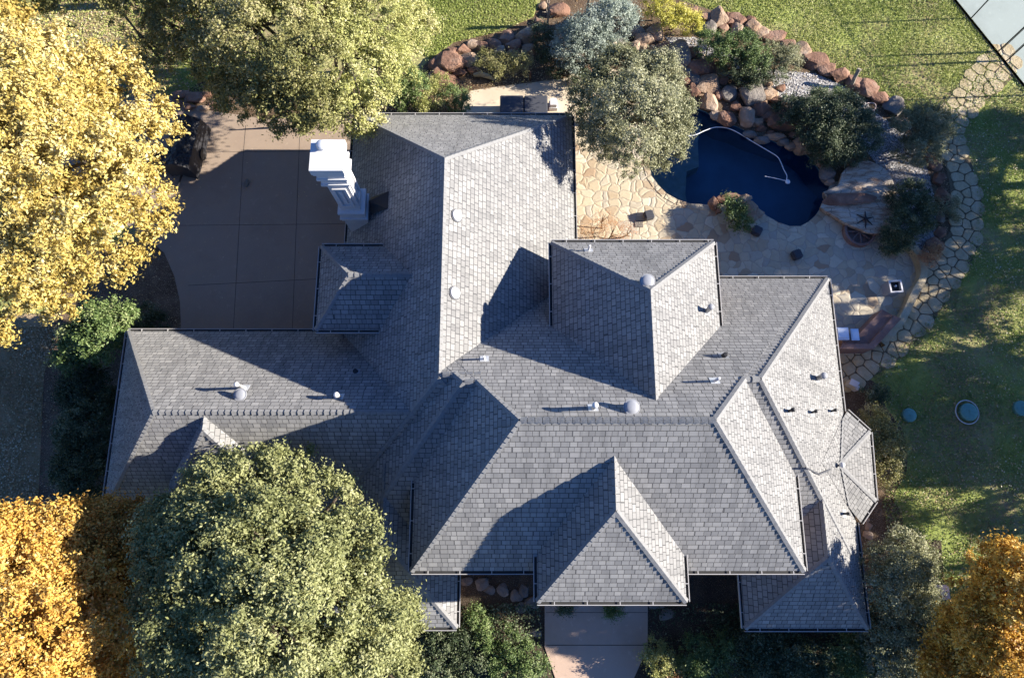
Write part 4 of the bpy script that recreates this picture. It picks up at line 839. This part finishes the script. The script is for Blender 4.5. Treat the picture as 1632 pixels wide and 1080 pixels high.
row([(1490,260,18,18,'rock'),(1496,285,18,26,'rock'),(1503,312,20,24,'rock'),(1500,345,16,24,'rock3'),(1499,368,20,26,'rock'),(1488,390,26,22,'rock'),(1480,412,20,18,'rock'),(1477,248,14,14,'rock')], 'from the top in the edging between gravel and stone path')
row([(742,926,20,12,'rock3'),(770,930,18,14,'rock3'),(800,940,18,16,'rock3'),(822,948,22,22,'rock3'),(836,940,20,24,'rock3'),(848,960,22,20,'rock3'),(780,940,22,14,'rock3'),(832,968,20,16,'rock3'),(852,1008,22,14,'rock3'),(1060,980,24,18,'rock3'),(1048,960,22,20,'rock3')], 'in the shaded bed by the front walk', flatf=.5)
row([(1140,98,16,14),(1082,118,14,12,'rock2'),(1115,90,14,12,'rock3'),(1128,120,16,12),(1150,128,16,12),(1180,135,16,12),(1208,195,16,12,'rock2'),(1140,182,14,12,'rock2'),(1225,185,20,16),(1212,205,18,12),(1100,160,12,10,'rock2'),(1180,150,14,12),(1225,132,16,12,'rock2'),(1245,140,14,12)], 'of the small rubble between the waterfall rocks, counted loosely from the west')
row([(1262,232,20,14,'rock2'),(1278,222,18,14),(1296,236,16,12,'rock3'),(1312,262,14,12),(1250,225,16,12,'rock3'),(1228,212,16,10),(1322,290,14,14,'rock2')], 'of the small stones lining the northeast pool rim')
row([(285,150,24,14,'rock'),(308,155,26,14,'rock'),(330,150,22,12,'rock'),(300,170,26,14,'rock'),(325,172,24,14,'rock2'),(345,168,22,12,'rock'),(280,165,16,12,'rock')], 'in the low dark group above the covered trailer', flatf=.6)
row([(1384,838,14,14,'rock2'),(1382,852,13,14,'rock2'),(1380,828,12,10,'rock2')], 'of the stepping stones beside the bay wall', flatf=.25)

# raised flagstone deck by the pool, with fire pit in its shade
dk = [(1309,330),(1318,316),(1313,306),(1336,296),(1342,276),(1358,262),(1384,256),(1408,268),(1420,284),(1429,306),(1426,342),(1418,366),(1398,373),(1368,364),(1338,350)]
h = .55; top = smoothline(px(dk, h), 2, True)
m = MB(); n_ = len(top); c0 = sum(top, Vector())/n_
rr = random.Random(2); top = [p+(p-c0)*rr.uniform(-.02,.02) for p in top]
m.add([(p.x,p.y,h) for p in top]+[(p.x,p.y,h-.14) for p in top]+[((c0+(p-c0)*.9).x, (c0+(p-c0)*.9).y, 0) for p in top], [tuple(range(n_))]+[(n_+k, n_+(k+1)%n_, (k+1)%n_, k) for k in range(n_)]+[(2*n_+k, 2*n_+(k+1)%n_, n_+(k+1)%n_, n_+k) for k in range(n_)])
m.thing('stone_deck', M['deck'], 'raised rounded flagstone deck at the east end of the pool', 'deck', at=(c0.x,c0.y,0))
rock(1350,318,74,22,'long reddish ledge rock lying across the raised stone deck','rock',hz=.3,rot=0,z0=.5)
rock(1325,312,30,16,'grey rock at the pool tip of the raised stone deck','rock3',hz=.35,rot=.4,z0=.3)
m = MB(); q = P(1366,372,.0); m.lathe((q.x,q.y,.03), [(.78,0),(.78,.32),(.66,.32),(.64,.06),(.02,.05)], 28)
for k in range(4): a = k*.8; m.box(-.6,.6,-.03,.03,.2,.25, M=Matrix.Translation((q.x,q.y,.03)) @ Matrix.Rotation(a,4,'Z'))
m.thing('fire_pit', M['brick'], 'round dark red masonry fire pit partly under the raised stone deck', 'fire pit', at=(q.x,q.y,0))
q = P(1378,350,.56); m = MB()
for a in (.3,1.4,2.5,3.6,4.7,5.6): m.tube([q+Vector((0,0,.12)), q+Vector((math.cos(a)*.45, math.sin(a)*.45, 0.0))], [.05,.02], 6)
m.tube([q, q+Vector((0,0,.2))], .06, 8)
m.thing('metal_stand', M['black'], 'black star shaped metal stand on the raised stone deck', 'stand', at=q)
# seat wall round the patio
sw = smoothline(px([(1440,392),(1455,408),(1463,428),(1462,448),(1450,470),(1440,492),(1428,515),(1412,535),(1398,550)]), 4); m = MB()
for i in range(len(sw)-1):
    a, b = sw[i], sw[i+1]; 
    da = (sw[i+1]-sw[max(i-1,0)]).normalized(); db = (sw[min(i+2,len(sw)-1)]-sw[i]).normalized()
    na, nb = Vector((-da.y,da.x,0))*.17, Vector((-db.y,db.x,0))*.17; Z = Vector((0,0,.5))
    m.add([a-na,b-nb,b+nb,a+na,a-na+Z,b-nb+Z,b+nb+Z,a+na+Z], [(4,5,6,7),(0,1,5,4),(2,3,7,6)])
m.thing('seat_wall', M['pathstone'], 'low curved pale stone wall bounding the patio on the east', 'wall', at=sw[10])
# outdoor kitchen
root = tag(empty('grill_counter', P(1375,535)), 'reddish stone counter with steel grill in the patio corner by the house', 'outdoor kitchen')
m = MB()
def slab(m, pts, z0, z1):
    n = len(pts); m.add([(p.x,p.y,z1) for p in pts]+[(p.x,p.y,z0) for p in pts], [tuple(range(n))[::-1]]+[(k,(k+1)%n,n+(k+1)%n,n+k) for k in range(n)])
slab(m, px([(1342,548),(1385,548),(1424,503),(1406,493),(1370,531),(1342,531)], .9), 0, .9); m.build('counter', M['brick'], root)
m = MB(); slab(m, px([(1337,556),(1392,556),(1436,508),(1424,503),(1385,548),(1342,548)], 1.05), 0, 1.1); m.build('counter_ledge', M['brick'], root)
m = MB(); a = P(1346,532,1.15); m.box(a.x-.38,a.x+.20,a.y-.28,a.y+.32,.92,1.15); m.box(a.x-.34,a.x+.16,a.y-.2,a.y+.26,1.15,1.24); m.build('grill', M['steel'], root)
m = MB(); a = P(1362,533,1.0); m.box(a.x-.17,a.x+.2,a.y-.28,a.y+.28,.92,1.02); m.box(a.x-.12,a.x+.15,a.y-.22,a.y+.22,1.02,1.045); m.build('side_burner', M['steel'], root)
# white framed square planter
root = tag(empty('square_planter', P(1428,458)), 'square box with white rim and black inside near the seat wall', 'planter'); q = P(1428,456,.75); m = MB(); A = Matrix.Translation((q.x,q.y,0)) @ Matrix.Rotation(.06,4,'Z')
for b_ in ((-.31,.31,-.31,-.24),(-.31,.31,.24,.31),(-.31,-.24,-.24,.24),(.24,.31,-.24,.24)): m.box(*b_,.70,.76,M=A)
m.build('rim', M['white'], root); m = MB()
for b_ in ((-.29,.29,-.29,-.25),(-.29,.29,.25,.29),(-.29,-.25,-.25,.25),(.25,.29,-.25,.25)): m.box(*b_,0.03,.70,M=A)
m.box(-.25,.25,-.25,.25,.03,.5,M=A); m.build('box', M['ventgrey'], root)
m = MB(); m.box(-.24,.24,-.24,.24,.501,.56,M=A); m.build('liner', M['black'], root)
m = MB(); m.lathe((q.x+.06,q.y+.05,.56), [(.05,0),(.05,.1),(.01,.12)], 10); m.build('valve', M['steel'], root)
# dark cube stools
for x, y, a, lb in ((1035,341,.25,'dark grey square stool on the sunny flagstones left of the planter bush'),(1208,366,-.5,'ribbed dark grey stool beside the planter rocks at the pool edge'),(1272,404,.35,'dark grey stool standing in the shade on the southern flagstones')):
    q = P(x,y,.4); root = tag(empty('stool', (q.x,q.y,.035)), lb, 'stool', 'stools on the patio'); A = Matrix.Translation((q.x,q.y,0)) @ Matrix.Rotation(a,4,'Z')
    bm = bmesh.new(); bmesh.ops.create_cube(bm, size=1); bmesh.ops.scale(bm, vec=(.46,.46,.34), verts=bm.verts); bmesh.ops.translate(bm, vec=(0,0,.23), verts=bm.verts)
    bmesh.ops.bevel(bm, geom=bm.edges[:], offset=.05, segments=3, affect='EDGES'); bm.transform(A); me = bpy.data.meshes.new('base'); bm.to_mesh(me); bm.free(); keep(obj('base', me, M['dark']), root)
    m = MB(); 
    for k in range(4): m.box(-.17,.17,-.17+k*.09,-.11+k*.09,.40,.425,M=A)
    m.build('slatted_top', M['dark'], root)
q = P(1018,357); m = MB(); m.box(q.x-.2,q.x+.2,q.y-.2,q.y+.18,.036,.075); m.thing('flat_square', M['rock3'] , 'thin flat grey brown square beside the sunny stool', 'slab', at=(q.x,q.y,.036))  # thin flat grey brown square left of the stool
# spa cover / folding cover behind the north wing
root = tag(empty('spa', P(836,172)), 'rectangular hot tub under a black two part cover behind the north wing', 'hot tub')
q0, q1 = P(797,152,.9), P(873,190,.9)
for a, b in ((q0.x,(q0.x+q1.x)/2-.02),((q0.x+q1.x)/2+.02,q1.x)):
    bm = bmesh.new(); bmesh.ops.create_cube(bm, size=1); bmesh.ops.scale(bm, vec=(b-a,q0.y-q1.y+.5,.12), verts=bm.verts); bmesh.ops.translate(bm, vec=((a+b)/2,(q0.y+q1.y)/2-.25,.86), verts=bm.verts)
    bmesh.ops.bevel(bm, geom=bm.edges[:], offset=.04, segments=3, affect='EDGES'); me = bpy.data.meshes.new('cover'); bm.to_mesh(me); bm.free(); keep(obj('cover', me, M['dark']), root)
m = MB(); m.box(q0.x+.06,q1.x-.06,q1.y-.4,q0.y-.06,.03,.8); m.build('tub', M['brown'], root)
q = P(882,165,.3); m = MB(); m.box(q.x-.22,q.x+.2,q.y-.28,q.y+.2,.035,.3); m.box(q.x-.18,q.x+.16,q.y-.24,q.y+.16,.3,.55); m.thing('spa_steps', M['white'], 'small white step unit beside the hot tub', 'steps', at=(q.x,q.y,.035))
# covered trailer
root = tag(empty('covered_trailer', P(290,235)), 'trailer under a shiny black tarp at the edge of the driveway', 'trailer')
q = P(288,225,1.3); A = Matrix.Translation((q.x,q.y,0)) @ Matrix.Rotation(-.12,4,'Z')
bm = bmesh.new(); bmesh.ops.create_grid(bm, x_segments=24, y_segments=44, size=1)
for v_ in bm.verts:
    x_, y_ = v_.co.x, v_.co.y; ed = max(abs(x_), abs(y_)); zz = 1.55-.35*abs(x_)-(1.05 if ed > .97 else 0)
    v_.co = Vector((x_*.72, y_*1.45, zz+.09*noise.noise(Vector((x_*4, y_*7, 3)))+.05*noise.noise(Vector((x_*11, y_*17, 3)))))
bm.transform(A); me = bpy.data.meshes.new('tarp'); bm.to_mesh(me); bm.free(); to = obj('tarp', me, M['tarp']); keep(to, root)
m = MB(); m.box(-.6,.6,-1.3,1.3,.4,.55,M=A); m.tube([A@Vector((0,-1.3,.45)),A@Vector((-.1,-2.1,.42))],.05,8); m.build('frame', M['black'], root)
for sx in (-.68,.68):
    m = MB(); m.tube([A@Vector((sx-.08,-.1,.33)),A@Vector((sx+.08,-.1,.33))],.32,20); m.build('wheel', M['black'], root)
q = P(255,258,.5); m = MB(); A = Matrix.Translation((q.x,q.y,0)) @ Matrix.Rotation(.3,4,'Z')
m.box(-.4,.4,-.28,.28,.1,.75,M=A); m.tube([A@Vector((-.4,.3,.8)),A@Vector((.4,.3,.8))],.03,8); m.box(-.42,.42,-.30,.30,.75,.80,M=A)
for sx in (-.3,.3): m.tube([A@Vector((sx,-.3,.12)),A@Vector((sx,-.2,.12))],.12,14)
m.thing('utility_cart', M['black'], 'black utility cart half under the yellow tree beside the tarp covered trailer', 'cart', at=(q.x,q.y,0))
q = P(393,291,.1); m = MB(); m.lathe((q.x,q.y,.02), [(.09,0),(.12,.04),(.11,.1),(.05,.14),(.01,.15)], 14); m.v = [(v_[0], q.y+(v_[1]-q.y)*2.0, v_[2]) for v_ in m.v]
m.thing('stray_rock', M['rock3'], 'small dark oval rock lying alone on the shaded driveway', 'rock', at=(q.x,q.y,.02))
# septic lids
for x, y, r, ring, lb in ((1450,661,.33,0,'smallest green domed lid in the east lawn, nearest to the house'),(1545,656,.42,1,'green domed lid inside a pale ring in the east lawn'),(1629,650,.36,0,'green domed lid cut by the right edge of the picture')):
    q = P(x,y,.2); root = tag(empty('septic_lid', (q.x,q.y,0)), lb, 'lid', 'green lids in the east lawn'); m = MB(); m.lathe((q.x,q.y,.0), [(r*.98,0),(r*.98,.16),(r,.17),(r*.97,.20),(r*.8,.235),(r*.45,.255),(.02,.265)], 28); m.build('lid', M['lid'], root, True)
    m = MB(); m.lathe((q.x,q.y,.235), [(.06,0),(.06,.06),(.01,.07)], 10); m.build('knob', M['lid'], root)
    if ring:
        m = MB(); m.tube([(q.x-.04+math.cos(a)*.54, q.y+math.sin(a)*.56,.1) for a in [k*math.pi/20 for k in range(41)]], .025, 6); m.build('ring', M['ring'], root)
# brick pillar, white box
q = P(1500,943,.8); root = tag(empty('masonry_pillar', (q.x,q.y,0)), 'short pinkish masonry pillar between the grey shrub and orange tree', 'pillar'); m = MB(); m.box(q.x-.24,q.x+.24,q.y-.24,q.y+.24,0,.8); m.build('shaft', M['brick'], root)
m = MB(); m.box(q.x-.30,q.x+.30,q.y-.30,q.y+.30,.8,.9); m.build('cap', plain('pink_stone', (.55,.40,.34), .9), root)
q = P(1362,612,.5); m = MB(); A = Matrix.Translation((q.x,q.y,0)) @ Matrix.Rotation(-.5,4,'Z'); m.box(-.24,.14,-.12,.14,0,.55,M=A); m.box(.10,.3,-.16,.06,0,.4,M=A); m.box(-.26,.16,-.14,.16,.55,.59,M=A)
m.thing('utility_box', M['white'], 'small white utility box against the east eave', 'box', at=(q.x,q.y,0))
# pool cleaner
wz = -.05; pts = smoothline([P(a,b,wz) for a, b in ((1078,214),(1092,217),(1108,215),(1124,208),(1140,203),(1158,204),(1175,211),(1198,225),(1220,238),(1238,249),(1244,258),(1249,270),(1254,280),(1253,288))], 5)
root = tag(empty('pool_cleaner', P(1250,288,wz)), 'white floating hose with pool cleaner at its end', 'pool cleaner'); m = MB(); m.tube(pts, .024, 8); m.build('hose', M['hose'], root, True)
m = MB(); m.tube([P(a,b,wz) for a, b in ((1219,281),(1235,284),(1252,288))], .02, 6); q = P(1255,290,wz); m.lathe((q.x,q.y,wz), [(.12,0),(.13,.04),(.06,.09),(.01,.1)], 12); m.build('cleaner_head', M['hose'], root)
# poles and driftwood
a = P(1355,141,0); b = P(1371,108,0)
m = MB(); m.tube([P(1355,141,-.02), P(1362,124,.7), P(1370,110,1.1)], [.11,.10,.12], 9); m.thing('leaning_log', M['deadwood'], 'leaning bare wood log standing in the gravel near the lawn edge', 'log', at=a)
m = MB(); a = P(933,40,0); m.tube([a, a+Vector((0,0,3.0))], [.09,.08], 10); m.thing('tall_pole', M['deadwood'], 'tall wooden pole rising beside the silver bush at the top edge', 'pole', at=a)
m = MB(); a = P(872,42,0); m.tube([a, a+Vector((.05,.05,1.0)), a+Vector((-.1,.1,1.9))], [.06,.05,.03], 8)
for k in range(5): m.tube([a+Vector((0,0,.6+.25*k)), a+Vector((.4*math.cos(k*1.9),.4*math.sin(k*1.9),.9+.25*k))], [.03,.008], 5)
m.thing('bare_sapling', M['deadwood'], 'bare brown sapling among boulders left of the tall pole', 'sapling', at=a)
q = P(1388,170,.25); m = MB(); m.tube([(q.x+math.cos(a)*.26, q.y+math.sin(a)*.24, .25+.03*math.sin(3*a)) for a in [k*math.pi/14 for k in range(29)]], .03, 6); m.tube([(q.x+.2,q.y-.1,.28),(q.x+.05,q.y-.6,.15),(q.x,q.y-.8,.05)], .025, 6)
m.thing('coiled_hose', plain('pink_hose', (.55,.42,.36), .6), 'pale pink hose coiled in a loop on the gravel', 'hose', at=(q.x,q.y,.2))
q = P(728+440-440+728-728,130) if False else P(845,118); m = MB(); m.tube([P(845,128), P(845,128)+Vector((0,0,.7))], .05, 8); m.thing('short_post', M['brown'], 'short dark post standing at the edge of the pale side patio', 'post', at=P(845,128))
q = P(775,123); m = MB(); m.tube([P(755,120,.1),P(765,118,.2),P(778,122,.15),P(788,128,.05)], [.1,.14,.13,.05], 8); m.thing('driftwood', M['pathstone'], 'pale driftwood piece lying below the boulder row by the dusty bush', 'driftwood', at=P(770,120))
# court fence: posts, rails and gate
root = tag(empty('court_fence', P(1551,28)), 'black metal fence along the edge of the tennis court', 'fence')
e0, e1 = P(1523,0), P(1632,135); ed = (e1-e0).normalized(); H_ = 3.25
def ept(x, y): p = P(x, y); return e0+ed*((p-e0).dot(ed))
posts = [ept(1551,28), ept(1592,82), ept(1604,98), ept(1646,152), e0-ed*1.6, e0-ed*4.6, ept(1690,205)]
for p in posts:
    m = MB(); m.tube([p, p+Vector((0,0,H_))], .035, 8); m.build('post', M['black'], root)
m = MB()
for zz in (H_-.02,): m.tube([e0-ed*5+Vector((0,0,zz)), posts[1]+Vector((0,0,zz))], .025, 6); m.tube([posts[2]+Vector((0,0,zz)), e1+ed*5+Vector((0,0,zz))], .025, 6)
m.build('rail', M['black'], root)
m = MB(); a, b = posts[1]+ed*.06, posts[2]-ed*.06
m.tube([a+Vector((0,0,.3)), a+Vector((0,0,2.0)), a+ed*.12+Vector((0,0,2.15)), b-ed*.12+Vector((0,0,2.15)), b+Vector((0,0,2.0)), b+Vector((0,0,.3)), a+Vector((0,0,.3))], .02, 6); m.build('gate', M['black'], root)
m = MB(); nn_ = Vector((-ed.y, ed.x, 0)); 
for s in (-1,): m.add([e0-ed*6+nn_*-.05, e1+ed*8+nn_*-.05, e1+ed*8+nn_*-.2, e0-ed*6+nn_*-.2]+[q+Vector((0,0,.09)) for q in (e0-ed*6+nn_*-.05, e1+ed*8+nn_*-.05, e1+ed*8+nn_*-.2, e0-ed*6+nn_*-.2)], [(4,5,6,7),(0,1,5,4),(2,3,7,6),(7,6,5,4)])
kerb = m.build('court_kerb', M['rock3']); kerb['kind'] = 'structure'
# iron railing near the chimney
root = tag(empty('iron_railing', P(480,215)), 'low dark iron railing between driveway and lime green tree', 'railing'); m = MB(); a, b = P(432,205), P(500,200)
for zz in (.15,.95): m.tube([a+Vector((0,0,zz)), b+Vector((0,0,zz))], .02, 6)
m.build('rail', M['black'], root)
for k in range(13):
    m = MB(); p = a.lerp(b, k/12); m.tube([p, p+Vector((0,0,1.0))], .012 if k % 4 else .03, 6); m.build('baluster' if k % 4 else 'post', M['black'], root)
